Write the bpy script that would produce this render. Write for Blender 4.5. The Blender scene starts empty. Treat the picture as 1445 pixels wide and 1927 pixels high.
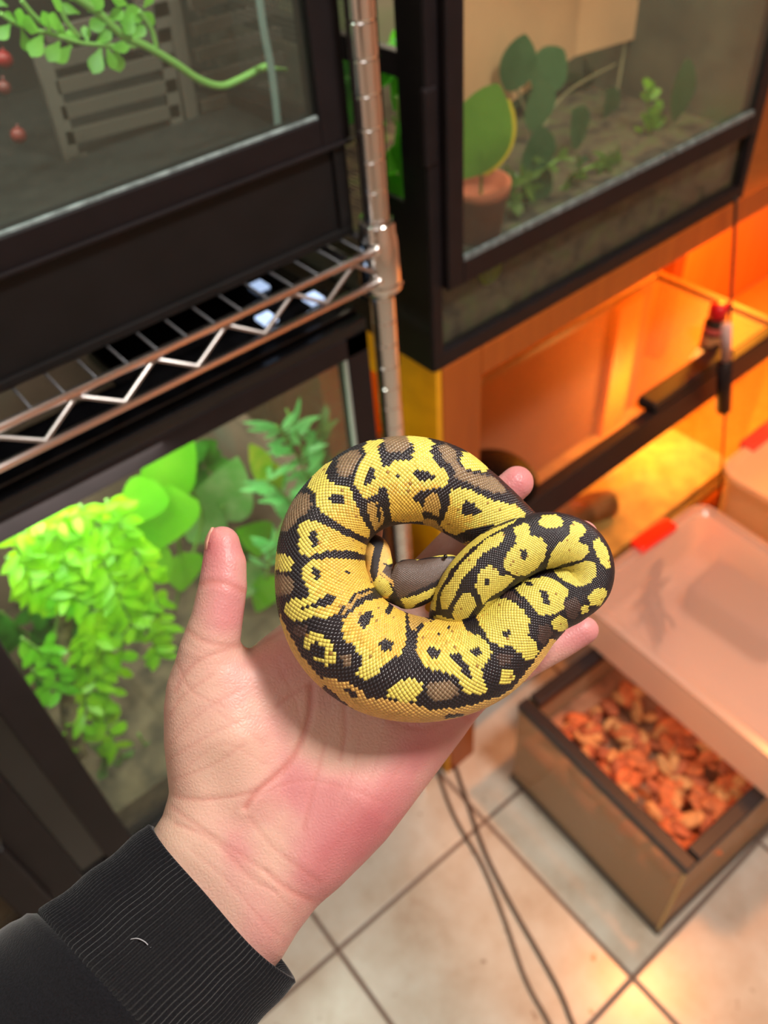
import bpy, math, random
import numpy as np
from mathutils import Vector, Matrix

# ------------------------------------------------------------------ camera, world, lights
SC = bpy.context.scene
COL = SC.collection
F = 1556.2                      # focal length in pixels of the 1445 x 1927 frame
CX, CY = 722.5, 963.5
H = 1.4                         # camera height above the floor
R = np.array([[0.76555564, -0.63985362, 0.06717067],
              [-0.49262456, -0.51582469, 0.70088938],
              [0.41381832, 0.56965975, 0.71010011]])
AX, AY, AU = R[:, 0], R[:, 1], -R[:, 2]     # world x (along the racks), y (into the racks), up, in camera terms

def toworld(v):
    v = np.asarray(v, float)
    return np.stack([v @ AX, v @ AY, v @ AU + H], -1)

def cam_pt(u, v, z):
    u, v, z = np.broadcast_arrays(np.asarray(u, float), np.asarray(v, float), np.asarray(z, float))
    return toworld(np.stack([(u - CX) / F * z, (v - CY) / F * z, z], -1))

def _ray(u, v):
    return toworld([(u - CX) / F, (v - CY) / F, 1.0]) - np.array([0, 0, H])

def at_y(u, v, y):
    d = _ray(u, v); p = d * y / d[1]; return (p[0], p[1], p[2] + H)

def at_z(u, v, z):
    d = _ray(u, v); p = d * (z - H) / d[2]; return (p[0], p[1], z)

cam = bpy.data.cameras.new('camera')
co = bpy.data.objects.new('camera', cam)
COL.objects.link(co)
M = Matrix(((AX[0], -AX[1], -AX[2], 0), (AY[0], -AY[1], -AY[2], 0), (AU[0], -AU[1], -AU[2], H), (0, 0, 0, 1)))
co.matrix_world = M
cam.sensor_fit = 'VERTICAL'
cam.sensor_height = 36.0
cam.lens = F / 1927 * 36.0
cam.clip_start = 0.01
cam.dof.use_dof = True
cam.dof.focus_distance = 0.262
cam.dof.aperture_fstop = 10.5
SC.camera = co
SC.view_settings.view_transform = 'Standard'
SC.view_settings.look = 'None'
SC.view_settings.gamma = 1.0
SC.view_settings.use_curve_mapping = False
SC.view_settings.exposure = 0.0

W = bpy.data.worlds.new('world'); SC.world = W; W.use_nodes = True
W.node_tree.nodes['Background'].inputs[0].default_value = (0.9, 0.85, 0.8, 1)
W.node_tree.nodes['Background'].inputs[1].default_value = 0.15

def light(name, typ, loc, power, color, size=0.1, size2=None, target=None, spot=None, blend=.5):
    d = bpy.data.lights.new(name, typ); d.energy = power; d.color = color
    if typ == 'AREA':
        d.shape = 'RECTANGLE'; d.size = size; d.size_y = size2 or size
    else:
        d.shadow_soft_size = size
    if spot: d.spot_size = math.radians(spot); d.spot_blend = blend
    o = bpy.data.objects.new(name, d); COL.objects.link(o); o.location = loc
    if target is not None:
        o.rotation_euler = (Vector(target) - Vector(loc)).to_track_quat('-Z', 'Y').to_euler()
    return o

light('ceiling_light', 'AREA', (0.58, -0.27, 2.3), 27, (1.0, 0.95, 0.88), 0.26, 0.2, (0.15, 0.2, 1.1))
light('ceiling_fill_light', 'AREA', (-0.7, -0.5, 2.3), 6, (1.0, 0.93, 0.90), 0.9, 0.9, (0.1, 0.3, 1.0))
light('terrarium_led_light', 'AREA', (0.14, 0.655, 0.962), 3.9, (0.97, 1.0, 0.86), 0.44, 0.16, (0.13, 0.66, 0.4))
light('heat_bulb_light', 'POINT', (1.50, 0.74, 0.80), 22, (1.0, 0.34, 0.02), 0.04)
light('heat_tank_light', 'POINT', (1.20, 0.70, 0.36), 3.6, (1.0, 0.46, 0.10), 0.04)
light('heat_spot_light', 'SPOT', (1.05, 0.22, 1.9), 72, (1.0, 0.30, 0.055), 0.04, None, (0.95, 0.12, 0.0), 44, .35)
light('upper_tank_light', 'AREA', (0.75, 0.72, 1.36), 3.2, (1.0, 0.85, 0.62), 0.4, 0.2, (0.75, 0.75, 1.0))
light('upper_vine_light', 'AREA', (0.05, 0.66, 1.50), 1.9, (0.92, 1.0, 0.88), 0.3, 0.1, (0.05, 0.66, 1.0))

# ------------------------------------------------------------------ materials
def lin(c):
    o = []
    for x in c[:3]:
        x = x / 255.0
        o.append(x / 12.92 if x <= .04045 else ((x + .055) / 1.055) ** 2.4)
    return tuple(o) + (1.0,)

class N:
    """small node helper"""
    def __init__(s, name):
        s.m = bpy.data.materials.new(name); s.m.use_nodes = True
        s.t = s.m.node_tree; s.b = s.t.nodes['Principled BSDF']; s.out = s.t.nodes['Material Output']
    def n(s, typ, **kw):
        x = s.t.nodes.new(typ)
        for k, v in kw.items():
            if k.startswith('i_'):
                x.inputs[k[2:].replace('_', ' ')].default_value = v
            else: setattr(x, k, v)
        return x
    def l(s, a, b): s.t.links.new(a, b)
    def set(s, **kw):
        for k, v in kw.items(): s.b.inputs[k.replace('_', ' ')].default_value = v
        return s
    def noise(s, scale, detail=4, coord='Object'):
        tc = s.n('ShaderNodeTexCoord'); x = s.n('ShaderNodeTexNoise'); x.inputs['Scale'].default_value = scale
        x.inputs['Detail'].default_value = detail; s.l(tc.outputs[coord], x.inputs['Vector']); return x
    def ramp(s, fac, stops):
        r = s.n('ShaderNodeValToRGB'); e = r.color_ramp.elements
        while len(e) < len(stops): e.new(0.5)
        for i, (p, c) in enumerate(stops): e[i].position = p; e[i].color = c
        s.l(fac, r.inputs[0]); return r
    def bump(s, h, strength=.3, dist=.001):
        b = s.n('ShaderNodeBump'); b.inputs['Strength'].default_value = strength; b.inputs['Distance'].default_value = dist
        s.l(h, b.inputs['Height']); s.l(b.outputs[0], s.b.inputs['Normal']); return b

def plain(name, rgb, rough=.5, metal=0, spec=.5, var=0.0, scale=30, bump=0):
    k = N(name); k.set(Base_Color=lin(rgb), Roughness=rough, Metallic=metal)
    k.b.inputs['Specular IOR Level'].default_value = spec
    if var or bump:
        nz = k.noise(scale)
        if var:
            a = tuple(max(0, x * (1 - var)) for x in rgb); b = tuple(min(255, x * (1 + var)) for x in rgb)
            r = k.ramp(nz.outputs['Fac'], [(.3, lin(a)), (.7, lin(b))]); k.l(r.outputs[0], k.b.inputs['Base Color'])
        if bump: k.bump(nz.outputs['Fac'], bump, .002)
    return k.m

def emit(name, rgb, strength):
    k = N(name); k.set(Base_Color=lin(rgb)); k.b.inputs['Emission Color'].default_value = lin(rgb)
    k.b.inputs['Emission Strength'].default_value = strength; return k.m

def glass(name, tint=(240, 248, 245), haze=.04, hazecol=(190, 190, 180), gloss=.08, dust=0):
    k = N(name); t = k.n('ShaderNodeBsdfTransparent'); t.inputs[0].default_value = lin(tint)
    g = k.n('ShaderNodeBsdfGlossy'); g.inputs['Roughness'].default_value = .03
    lw = k.n('ShaderNodeLayerWeight'); lw.inputs[0].default_value = .5
    pw = k.n('ShaderNodeMath', operation='POWER'); pw.inputs[1].default_value = 3.0; k.l(lw.outputs['Facing'], pw.inputs[0])
    ml = k.n('ShaderNodeMath', operation='MULTIPLY_ADD'); ml.inputs[1].default_value = gloss * 6; ml.inputs[2].default_value = gloss * .4
    k.l(pw.outputs[0], ml.inputs[0])
    mx = k.n('ShaderNodeMixShader'); k.l(ml.outputs[0], mx.inputs[0]); k.l(t.outputs[0], mx.inputs[1]); k.l(g.outputs[0], mx.inputs[2])
    d = k.n('ShaderNodeBsdfDiffuse'); d.inputs[0].default_value = lin(hazecol)
    m2 = k.n('ShaderNodeMixShader'); m2.inputs[0].default_value = haze
    if dust:
        nz = k.noise(140, 6); r = k.ramp(nz.outputs['Fac'], [(.60, (haze,) * 3 + (1,)), (.75, (haze + dust,) * 3 + (1,))])
        k.l(r.outputs[0], m2.inputs[0])
    k.l(mx.outputs[0], m2.inputs[1]); k.l(d.outputs[0], m2.inputs[2]); k.l(m2.outputs[0], k.out.inputs[0])
    return k.m

def screen(name, rgb, pitch=.0016, cover=.45, rough=.5, axes=('X', 'Y')):
    """woven insect screen: real see-through holes between thin strands"""
    k = N(name); k.set(Base_Color=lin(rgb), Roughness=rough, Metallic=.3)
    tc = k.n('ShaderNodeTexCoord'); sp = k.n('ShaderNodeSeparateXYZ'); k.l(tc.outputs['Object'], sp.inputs[0])
    prev = None
    for a in axes:
        dv = k.n('ShaderNodeMath', operation='DIVIDE'); dv.inputs[1].default_value = pitch; k.l(sp.outputs[a], dv.inputs[0])
        fr = k.n('ShaderNodeMath', operation='FRACT'); k.l(dv.outputs[0], fr.inputs[0])
        gt = k.n('ShaderNodeMath', operation='LESS_THAN'); gt.inputs[1].default_value = cover * .6; k.l(fr.outputs[0], gt.inputs[0])
        if prev is None: prev = gt
        else:
            mx = k.n('ShaderNodeMath', operation='MAXIMUM'); k.l(prev.outputs[0], mx.inputs[0]); k.l(gt.outputs[0], mx.inputs[1]); prev = mx
    k.l(prev.outputs[0], k.b.inputs['Alpha'])
    return k.m

def frosted(name, rgb, alpha=.6, rough=.35):
    k = N(name)
    d = k.n('ShaderNodeBsdfDiffuse'); d.inputs[0].default_value = lin(rgb)
    tl = k.n('ShaderNodeBsdfTranslucent'); tl.inputs[0].default_value = lin(rgb)
    m1 = k.n('ShaderNodeMixShader'); m1.inputs[0].default_value = .45; k.l(d.outputs[0], m1.inputs[1]); k.l(tl.outputs[0], m1.inputs[2])
    t = k.n('ShaderNodeBsdfTransparent')
    m2 = k.n('ShaderNodeMixShader'); m2.inputs[0].default_value = alpha; k.l(t.outputs[0], m2.inputs[1]); k.l(m1.outputs[0], m2.inputs[2])
    g = k.n('ShaderNodeBsdfGlossy'); g.inputs['Roughness'].default_value = rough
    m3 = k.n('ShaderNodeMixShader'); m3.inputs[0].default_value = .06; k.l(m2.outputs[0], m3.inputs[1]); k.l(g.outputs[0], m3.inputs[2])
    k.l(m3.outputs[0], k.out.inputs[0]); return k.m

def leafmat(name, rgb, rgb2=None, scale=60, rough=.4, trans=.45):
    k = N(name); nz = k.noise(scale)
    r = k.ramp(nz.outputs['Fac'], [(.35, lin(rgb)), (.65, lin(rgb2 or rgb))])
    k.l(r.outputs[0], k.b.inputs['Base Color']); k.set(Roughness=rough)
    tl = k.n('ShaderNodeBsdfTranslucent'); k.l(r.outputs[0], tl.inputs[0])
    mx = k.n('ShaderNodeMixShader'); mx.inputs[0].default_value = trans
    k.l(k.b.outputs[0], mx.inputs[1]); k.l(tl.outputs[0], mx.inputs[2]); k.l(mx.outputs[0], k.out.inputs[0]); return k.m

MT = {}
MT['black'] = plain('black_plastic', (24, 19, 21), .5, var=.12, spec=.22)
MT['blackmatte'] = plain('black_matte_plastic', (15, 13, 14), .55, var=.2, spec=.3)
MT['blackgloss'] = plain('black_gloss_plastic', (10, 10, 12), .18)
MT['chrome'] = plain('chrome_wire', (236, 232, 230), .22, 1.0)
MT['truss'] = plain('satin_chrome', (176, 172, 170), .32, 1.0)
MT['chromedim'] = plain('dull_wire', (80, 82, 86), .35, 1.0)
MT['chromedark'] = plain('chrome_post', (222, 222, 220), .12, 1.0)
MT['groove'] = plain('post_groove', (120, 118, 115), .3, 1.0)
MT['glass'] = glass('terrarium_glass', hazecol=(150, 156, 140), haze=.045, dust=.02)
MT['glassclean'] = glass('clean_glass', haze=.001, gloss=.05)
MT['glassdim'] = glass('dusty_side_glass', tint=(225, 222, 205), haze=.12, hazecol=(130, 115, 95), gloss=.03)
MT['screen'] = screen('black_insect_screen', (26, 28, 27), .0016, .8)
MT['screenv'] = screen('grey_insect_screen', (72, 76, 72), .0042, .35, axes=('Y', 'Z'))
MT['screenfine'] = screen('fine_lid_screen', (150, 110, 80), .0016, .35)

def wood(name, a, b, rough=.45):
    k = N(name); tc = k.n('ShaderNodeTexCoord'); mp = k.n('ShaderNodeMapping'); mp.inputs['Scale'].default_value = (40, 40, 3)
    k.l(tc.outputs['Object'], mp.inputs[0]); nz = k.n('ShaderNodeTexNoise'); nz.inputs['Scale'].default_value = 1.5; nz.inputs['Detail'].default_value = 6
    k.l(mp.outputs[0], nz.inputs['Vector']); r = k.ramp(nz.outputs['Fac'], [(.3, lin(a)), (.7, lin(b))]); k.l(r.outputs[0], k.b.inputs['Base Color'])
    k.set(Roughness=rough); return k.m
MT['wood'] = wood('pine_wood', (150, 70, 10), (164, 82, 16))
MT['woodyellow'] = plain('yellow_lit_wood', (222, 156, 6), .45, var=.05)  # yellow is the light on the leg's side, put into the colour
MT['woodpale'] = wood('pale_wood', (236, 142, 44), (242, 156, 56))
MT['woodrail'] = wood('brown_rail', (120, 80, 48), (140, 96, 60))

# ------------------------------------------------------------------ mesh helpers
class MB:
    def __init__(s): s.v = []; s.f = []; s.s = []
    def add(s, vs, fs, smooth=False):
        n = len(s.v); s.v += [tuple(map(float, p)) for p in vs]; s.f += [tuple(n + i for i in f) for f in fs]; s.s += [smooth] * len(fs); return s
    def box(s, a, b, m=None):
        x0, y0, z0 = a; x1, y1, z1 = b
        vs = [(x0, y0, z0), (x1, y0, z0), (x1, y1, z0), (x0, y1, z0), (x0, y0, z1), (x1, y0, z1), (x1, y1, z1), (x0, y1, z1)]
        if m is not None: vs = [tuple(m @ Vector(p)) for p in vs]
        return s.add(vs, [(0, 3, 2, 1), (4, 5, 6, 7), (0, 1, 5, 4), (1, 2, 6, 5), (2, 3, 7, 6), (3, 0, 4, 7)])
    def tube(s, pts, r, n=10, cap=True):
        pts = [Vector(p) for p in pts]; k = len(pts)
        rs = r if isinstance(r, (list, tuple)) else [r] * k
        vs = []; fs = []; up = None
        for i, p in enumerate(pts):
            t = (pts[min(i + 1, k - 1)] - pts[max(i - 1, 0)]).normalized()
            if up is None: up = t.orthogonal().normalized()
            up = (up - t * up.dot(t)).normalized(); b = t.cross(up)
            for j in range(n):
                a = 2 * math.pi * j / n; vs.append(p + (up * math.cos(a) + b * math.sin(a)) * rs[i])
        for i in range(k - 1):
            for j in range(n):
                a = i * n + j; b_ = i * n + (j + 1) % n; fs.append((a, b_, b_ + n, a + n))
        if cap: fs.append(tuple(range(n - 1, -1, -1))); fs.append(tuple((k - 1) * n + j for j in range(n)))
        return s.add(vs, fs, True)
    def lathe(s, prof, c, n=32, axis=None):
        """prof: (radius, height) about vertical axis at c"""
        c = Vector(c); vs = []; fs = []
        q = axis.to_track_quat('Z', 'Y') if axis is not None else None
        for (r, h) in prof:
            for j in range(n):
                a = 2 * math.pi * j / n; p = Vector((r * math.cos(a), r * math.sin(a), h))
                if q: p = q @ p
                vs.append(c + p)
        for i in range(len(prof) - 1):
            for j in range(n):
                a = i * n + j; b = i * n + (j + 1) % n; fs.append((a, b, b + n, a + n))
        return s.add(vs, fs, True)
    def blob(s, c, rad, q=None, n=10, m=7, jit=0, rng=None):
        c = Vector(c); vs = []; fs = []
        for i in range(m + 1):
            ph = math.pi * i / m
            for j in range(n):
                a = 2 * math.pi * j / n; k = 1 + (rng.uniform(-jit, jit) if rng else 0)
                p = Vector((rad[0] * math.sin(ph) * math.cos(a) * k, rad[1] * math.sin(ph) * math.sin(a) * k, rad[2] * math.cos(ph) * k))
                if q: p = q @ p
                vs.append(c + p)
        for i in range(m):
            for j in range(n):
                a = i * n + j; b = i * n + (j + 1) % n; fs.append((a, a + n, b + n, b))
        return s.add(vs, fs, True)
    def leaf(s, base, d, up, L, Wd, shape='oval', curl=.15, n=6, fold=.12):
        """one leaf blade, solid from rings of points with a raised midrib fold"""
        base = Vector(base); d = Vector(d).normalized(); up = Vector(up)
        side = d.cross(up)
        if side.length < 1e-5: side = d.orthogonal()
        side.normalize(); nrm = side.cross(d).normalized()
        vs = []; fs = []
        for i in range(n + 1):
            t = i / n
            if shape == 'oval': w = math.sin(math.pi * min(1, t * .96 + .03)) ** .7
            elif shape == 'heart': w = (math.sin(math.pi * t ** .55)) ** .8 if t < 1 else 0
            elif shape == 'lance': w = math.sin(math.pi * (t * .95 + .03)) ** .9
            elif shape == 'spoon': w = .18 + .9 * math.sin(math.pi * t ** 1.8) ** .9 if t < .98 else .1
            else: w = 1
            w *= Wd / 2
            p = base + d * (L * t) - nrm * (curl * L * t * t)
            vs += [p - side * w + nrm * fold * w, p, p + side * w + nrm * fold * w]
        for i in range(n):
            a = i * 3; fs += [(a, a + 1, a + 4, a + 3), (a + 1, a + 2, a + 5, a + 4)]
        return s.add(vs, fs, True)
    def build(s, name, mat, parent=None, bevel=0, world=None):
        me = bpy.data.meshes.new(name); me.from_pydata(s.v, [], s.f); me.update()
        me.polygons.foreach_set('use_smooth', s.s)
        if mat: me.materials.append(mat)
        o = bpy.data.objects.new(name, me); COL.objects.link(o)
        if parent is not None:
            o.parent = parent
            P = parent
            m = Matrix()
            while P is not None:
                m = P.matrix_basis @ m; P = P.parent
            inv = m.inverted()
            me.transform(inv)
        if bevel:
            b = o.modifiers.new('bevel', 'BEVEL'); b.width = bevel; b.segments = 2; b.limit_method = 'ANGLE'
        return o

def thing(name, label, cat, loc=(0, 0, 0), group=None, rz=0):
    o = bpy.data.objects.new(name, None); COL.objects.link(o); o.location = loc; o.rotation_euler = (0, 0, rz)
    o.empty_display_size = .02
    return tag(o, label, cat, group)
def tag(o, label, cat, group=None, kind=None):
    o['label'] = label; o['category'] = cat
    if group: o['group'] = group
    if kind: o['kind'] = kind
    return o
def struct(name, mb, mat):
    o = mb.build(name, mat); o['kind'] = 'structure'; return o

# ------------------------------------------------------------------ the room
def floor_mat():
    k = N('glazed_floor_tile'); tc = k.n('ShaderNodeTexCoord'); sp = k.n('ShaderNodeSeparateXYZ')
    mp = k.n('ShaderNodeMapping'); mp.inputs['Rotation'].default_value = (0, 0, math.radians(1.0)); k.l(tc.outputs['Object'], mp.inputs[0])
    k.l(mp.outputs[0], sp.inputs[0]); T = .3186; prev = None
    for a, off in (('X', .1355), ('Y', .4345)):
        s1 = k.n('ShaderNodeMath', operation='SUBTRACT'); s1.inputs[1].default_value = off - .5 * T - 4 * T; k.l(sp.outputs[a], s1.inputs[0])
        dv = k.n('ShaderNodeMath', operation='DIVIDE'); dv.inputs[1].default_value = T; k.l(s1.outputs[0], dv.inputs[0])
        fr = k.n('ShaderNodeMath', operation='FRACT'); k.l(dv.outputs[0], fr.inputs[0])
        s2 = k.n('ShaderNodeMath', operation='SUBTRACT'); s2.inputs[1].default_value = .5; k.l(fr.outputs[0], s2.inputs[0])
        ab = k.n('ShaderNodeMath', operation='ABSOLUTE'); k.l(s2.outputs[0], ab.inputs[0])
        if prev is None: prev = ab
        else:
            mn = k.n('ShaderNodeMath', operation='MINIMUM'); k.l(prev.outputs[0], mn.inputs[0]); k.l(ab.outputs[0], mn.inputs[1]); prev = mn
    gr = k.ramp(prev.outputs[0], [(.009, (0, 0, 0, 1)), (.013, (1, 1, 1, 1))])
    n1 = k.n('ShaderNodeTexNoise'); n1.inputs['Scale'].default_value = 9; n1.inputs['Detail'].default_value = 8; n1.inputs['Roughness'].default_value = .65
    k.l(tc.outputs['Object'], n1.inputs['Vector'])
    r1 = k.ramp(n1.outputs['Fac'], [(.30, lin((178, 158, 138))), (.48, lin((196, 184, 168))), (.68, lin((208, 202, 190)))])
    n2 = k.n('ShaderNodeTexNoise'); n2.inputs['Scale'].default_value = 38; n2.inputs['Detail'].default_value = 2; k.l(tc.outputs['Object'], n2.inputs['Vector'])
    r2 = k.ramp(n2.outputs['Fac'], [(.70, (1, 1, 1, 1)), (.78, lin((150, 110, 80)))])
    mx = k.n('ShaderNodeMixRGB', blend_type='MULTIPLY'); mx.inputs[0].default_value = .8; k.l(r1.outputs[0], mx.inputs[1]); k.l(r2.outputs[0], mx.inputs[2])
    m2 = k.n('ShaderNodeMixRGB'); k.l(gr.outputs[0], m2.inputs[0]); m2.inputs[1].default_value = lin((112, 92, 80)); k.l(mx.outputs[0], m2.inputs[2])
    k.l(m2.outputs[0], k.b.inputs['Base Color'])
    rr = k.ramp(gr.outputs[0], [(0, (.8,) * 3 + (1,)), (1, (.22,) * 3 + (1,))]); k.l(rr.outputs[0], k.b.inputs['Roughness'])
    k.bump(gr.outputs[0], .5, .002); return k.m
struct('floor', MB().box((-1.6, -1.6, -.05), (2.6, 1.35, 0)), floor_mat())
WALLM = plain('wall_paint', (216, 200, 186), .8, var=.06, scale=4)
struct('wall_back', MB().box((-1.6, 1.3, 0), (2.6, 1.35, 2.45)), WALLM)
struct('wall_left', MB().box((-1.65, -1.6, 0), (-1.6, 1.35, 2.45)), WALLM)
struct('wall_right', MB().box((2.6, -1.6, 0), (2.65, 1.35, 2.45)), WALLM)
struct('wall_front', MB().box((-1.6, -1.65, 0), (2.6, -1.6, 2.45)), WALLM)
struct('ceiling', MB().box((-1.65, -1.65, 2.45), (2.65, 1.35, 2.5)), plain('ceiling_paint', (225, 220, 210), .9))
# ------------------------------------------------------------------ chrome wire shelving rack
YF = .532
rack = thing('wire_shelving_rack', 'chrome wire shelving rack with ringed post holding the two left terrariums', 'shelving', (.418, YF + .0127, 0))
m = MB(); prof = [(.0122, 0)]
for i in range(68):
    z = .03 + i * .0254; prof += [(.0122, z - .0016), (.0122, z - .0009), (.0117, z - .0005), (.0117, z + .0005), (.0122, z + .0009), (.0122, z + .0016)]
prof.append((.0122, 1.75)); m.lathe(prof, (.418, YF + .0127, 0), 32); pole = m.build('post', MT['chromedark'], rack)
for zc in (1.006, .345):
    m = MB(); m.lathe([(.0125, zc - .004), (.0195, zc - .004), (.0205, zc), (.0185, zc + .044), (.0175, zc + .050), (.0168, zc + .052), (.0165, zc + .060), (.0155, zc + .062), (.0123, zc + .062)], (.418, YF + .0127, 0), 36)
    m.lathe([(.0207, zc + .002), (.0215, zc + .004), (.0207, zc + .006)], (.418, YF + .0127, 0), 36)
    m.build('corner_collar', MT['chromedark'], rack)
def shelf(zt, xa):
    sh = MB(); sh.tube([(xa, YF, zt), (.406, YF, zt)], .0036, 10); sh.tube([(xa, YF, zt - .0305), (.406, YF, zt - .0305)], .0036, 10)
    sh.tube([(xa, YF + .42, zt), (.406, YF + .42, zt)], .0036, 8)
    for (q, z) in ((.405, zt), (.405, zt - .0305)):
        sh.blob((q, YF, z), (.0045, .0048, .0048))
    fr = sh.build('shelf_front_rod', MT['chrome'], rack)
    zz = MB(); pts = []; x = .405; up = True
    xs = []
    xx = .412; k = 0
    while xx > xa: xs.append(xx); xx -= .0325 if k % 2 == 0 else .0325; k += 1
    pts = [(q, YF + .001, zt - (.004 if i % 2 == 1 else .0275)) for i, q in enumerate(xs)]
    zz.tube(pts, .0023, 8); zz.build('zigzag_truss', MT['truss'], rack)
    w = MB(); x = .392
    while x > xa: w.tube([(x, YF - .001, zt + .0025), (x, YF + .42, zt + .0025)], .0012, 6); x -= .0254
    w.tube([(xa, YF + .2, zt - .003), (.406, YF + .2, zt - .003)], .003, 6)
    w.tube([(.41, YF, zt), (.41, YF + .42, zt)], .0036, 8); w.tube([(.41, YF, zt - .0305), (.41, YF + .42, zt - .0305)], .0036, 8)
    w.build('shelf_wires', MT['chromedim'], rack)
shelf(1.049, -.62); shelf(.39, -.62)
m = MB(); m.tube([(.418, YF + .43, .0), (.418, YF + .43, 1.75)], .0122, 16); m.build('post', MT['chromedark'], rack)

# ------------------------------------------------------------------ terrarium builder
def frame_rect(m, x0, x1, z0, z1, y0, y1, wl, wr, wb, wt):
    m.box((x0, y0, z0), (x0 + wl, y1, z1)); m.box((x1 - wr, y0, z0), (x1, y1, z1))
    m.box((x0 + wl, y0, z0), (x1 - wr, y1, z0 + wb)); m.box((x0 + wl, y0, z1 - wt), (x1 - wr, y1, z1))
rng = random.Random(7)

# ---- upper left terrarium (stands on the wire shelf)
y0 = .56
t = thing('terrarium', 'black framed glass terrarium on top of the chrome wire shelf', 'terrarium', (-.1, y0, 1.053))
m = MB(); frame_rect(m, -.6, .4095, 1.136, 1.52, y0, y0 + .02, .03, .028, .0225, .03)
m.box((.3815, y0 + .02, 1.136), (.4095, y0 + .37, 1.15)); m.box((.3815, y0 + .35, 1.05), (.4095, y0 + .37, 1.52)); m.box((-.6, y0 + .35, 1.05), (-.57, y0 + .37, 1.52))
m.box((-.6, y0 - .003, 1.1335), (.4105, y0 + .004, 1.1375))
m.build('frame', MT['black'], t, bevel=.0012)
m = MB(); m.box((-.6, y0 + .006, 1.054), (.402, y0 + .37, 1.1345)); m.box((-.6, y0 + .002, 1.054), (.405, y0 + .01, 1.062)); m.box((.392, y0 + .002, 1.062), (.405, y0 + .012, 1.1345))
m.build('base_panel', MT['blackmatte'], t, bevel=.001)
m = MB(); m.box((-.57, y0 + .006, 1.1585), (.3815, y0 + .010, 1.49)); gp = m.build('front_glass', MT['glass'], t)
m = MB(); m.box((-.57, y0 + .003, 1.1575), (.3815, y0 + .0055, 1.1605)); m.build('glass_edge_seal', plain('seal_grey', (128, 140, 140), .4, var=.25, scale=90), gp)
m = MB(); m.box((.398, y0 + .02, 1.15), (.400, y0 + .35, 1.49)); m.build('side_screen', MT['screenv'], t)
m = MB(); m.box((-.6, y0 + .34, 1.13), (.3815, y0 + .348, 1.52)); m.build('back_panel', plain('dark_back_panel', (26, 23, 22), .8, var=.4, scale=14), t)
m = MB(); m.box((-.57, y0 + .02, 1.13), (.3815, y0 + .34, 1.138)); m.build('substrate', plain('dark_soil', (24, 21, 19), .95, var=.5, scale=60, bump=.6), t)
# shelf slats reflected in the front glass, built as strips behind it
sl = thing('slat_reflection', 'brown strips shaped as shelf slats reflected in the upper left glass', 'reflection', (.12, .72, 1.14))
m = MB(); ys = .70
SLT = [((60, 130), (150, 360)), ((290, 20), (370, 300)), ((330, 10), (385, 290))]
def strip(m, a, b, y, w, dpt=.006):
    A_ = Vector(at_y(*a, y)); B_ = Vector(at_y(*b, y)); d = (B_ - A_); L = d.length; d.normalize()
    s = Vector((-d.z, 0, d.x)) * w / 2
    vs = [A_ - s, A_ + s, B_ + s, B_ - s]; vs += [v + Vector((0, dpt, 0)) for v in vs]
    m.add(vs, [(0, 1, 2, 3), (7, 6, 5, 4), (0, 4, 5, 1), (1, 5, 6, 2), (2, 6, 7, 3), (3, 7, 4, 0)])
UM = plain('reflected_upright_brown', (112, 98, 90), .7)
for a, b in (((75, 90), (160, 370)), ((300, 0), (345, 300)), ((325, 0), (375, 290))): m = MB(); strip(m, a, b, ys, .012); m.build('reflected_upright', UM, sl)
m = MB()
for k in range(7):
    yy = 60 + k * 48
    strip(m, (90 + k * 9, yy + 10), (318 + k * 5, yy - 45), ys, .010)
    strip(m, (360 + k * 5, yy - 50), (520 + k * 5, yy - 95), ys, .009)
m.build('reflected_slat', plain('reflected_slat_brown', (98, 84, 76), .7), sl)
# vine
LG = leafmat('vine_leaf', (120, 200, 50), (156, 226, 84), 40)
ST = plain('vine_stem', (140, 190, 92), .45)
v = thing('trailing_vine', 'light green vine with small spoon leaves hanging behind the upper left glass', 'plant', at_y(260, 60, .60))
yv = .60
def px_path(pts, y): return [at_y(*p, y) if len(p) == 2 else at_y(p[0], p[1], p[2]) for p in pts]
def smooth(pts, k=6):
    P = [Vector(p) for p in pts]; out = []
    for i in range(len(P) - 1):
        p0 = P[max(i - 1, 0)]; p1 = P[i]; p2 = P[i + 1]; p3 = P[min(i + 2, len(P) - 1)]
        for j in range(k):
            t_ = j / k
            out.append(.5 * ((2 * p1) + (-p0 + p2) * t_ + (2 * p0 - 5 * p1 + 4 * p2 - p3) * t_ ** 2 + (-p0 + 3 * p1 - 3 * p2 + p3) * t_ ** 3))
    out.append(P[-1]); return out
m = MB()
main = [(120, -20), (180, 20), (230, 65), (280, 90), (330, 120), (375, 150), (415, 162), (450, 150), (495, 127), (505, 128)]
m.tube(smooth(px_path(main, yv)), [.0028] * 55, 8)
for b in ([(0, 25), (40, 50), (90, 62), (150, 80), (200, 85), (255, 88)], [(110, 0), (125, 40), (150, 70)], [(40, 0), (60, 25), (80, 45)], [(262, 20), (285, 55), (295, 90)], [(180, 20), (150, -10)], [(500, 127), (520, 129), (540, 131)]):
    m.tube(smooth(px_path(b, yv)), .0015, 6)
m.build('stem', ST, v)
m = MB()
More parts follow.
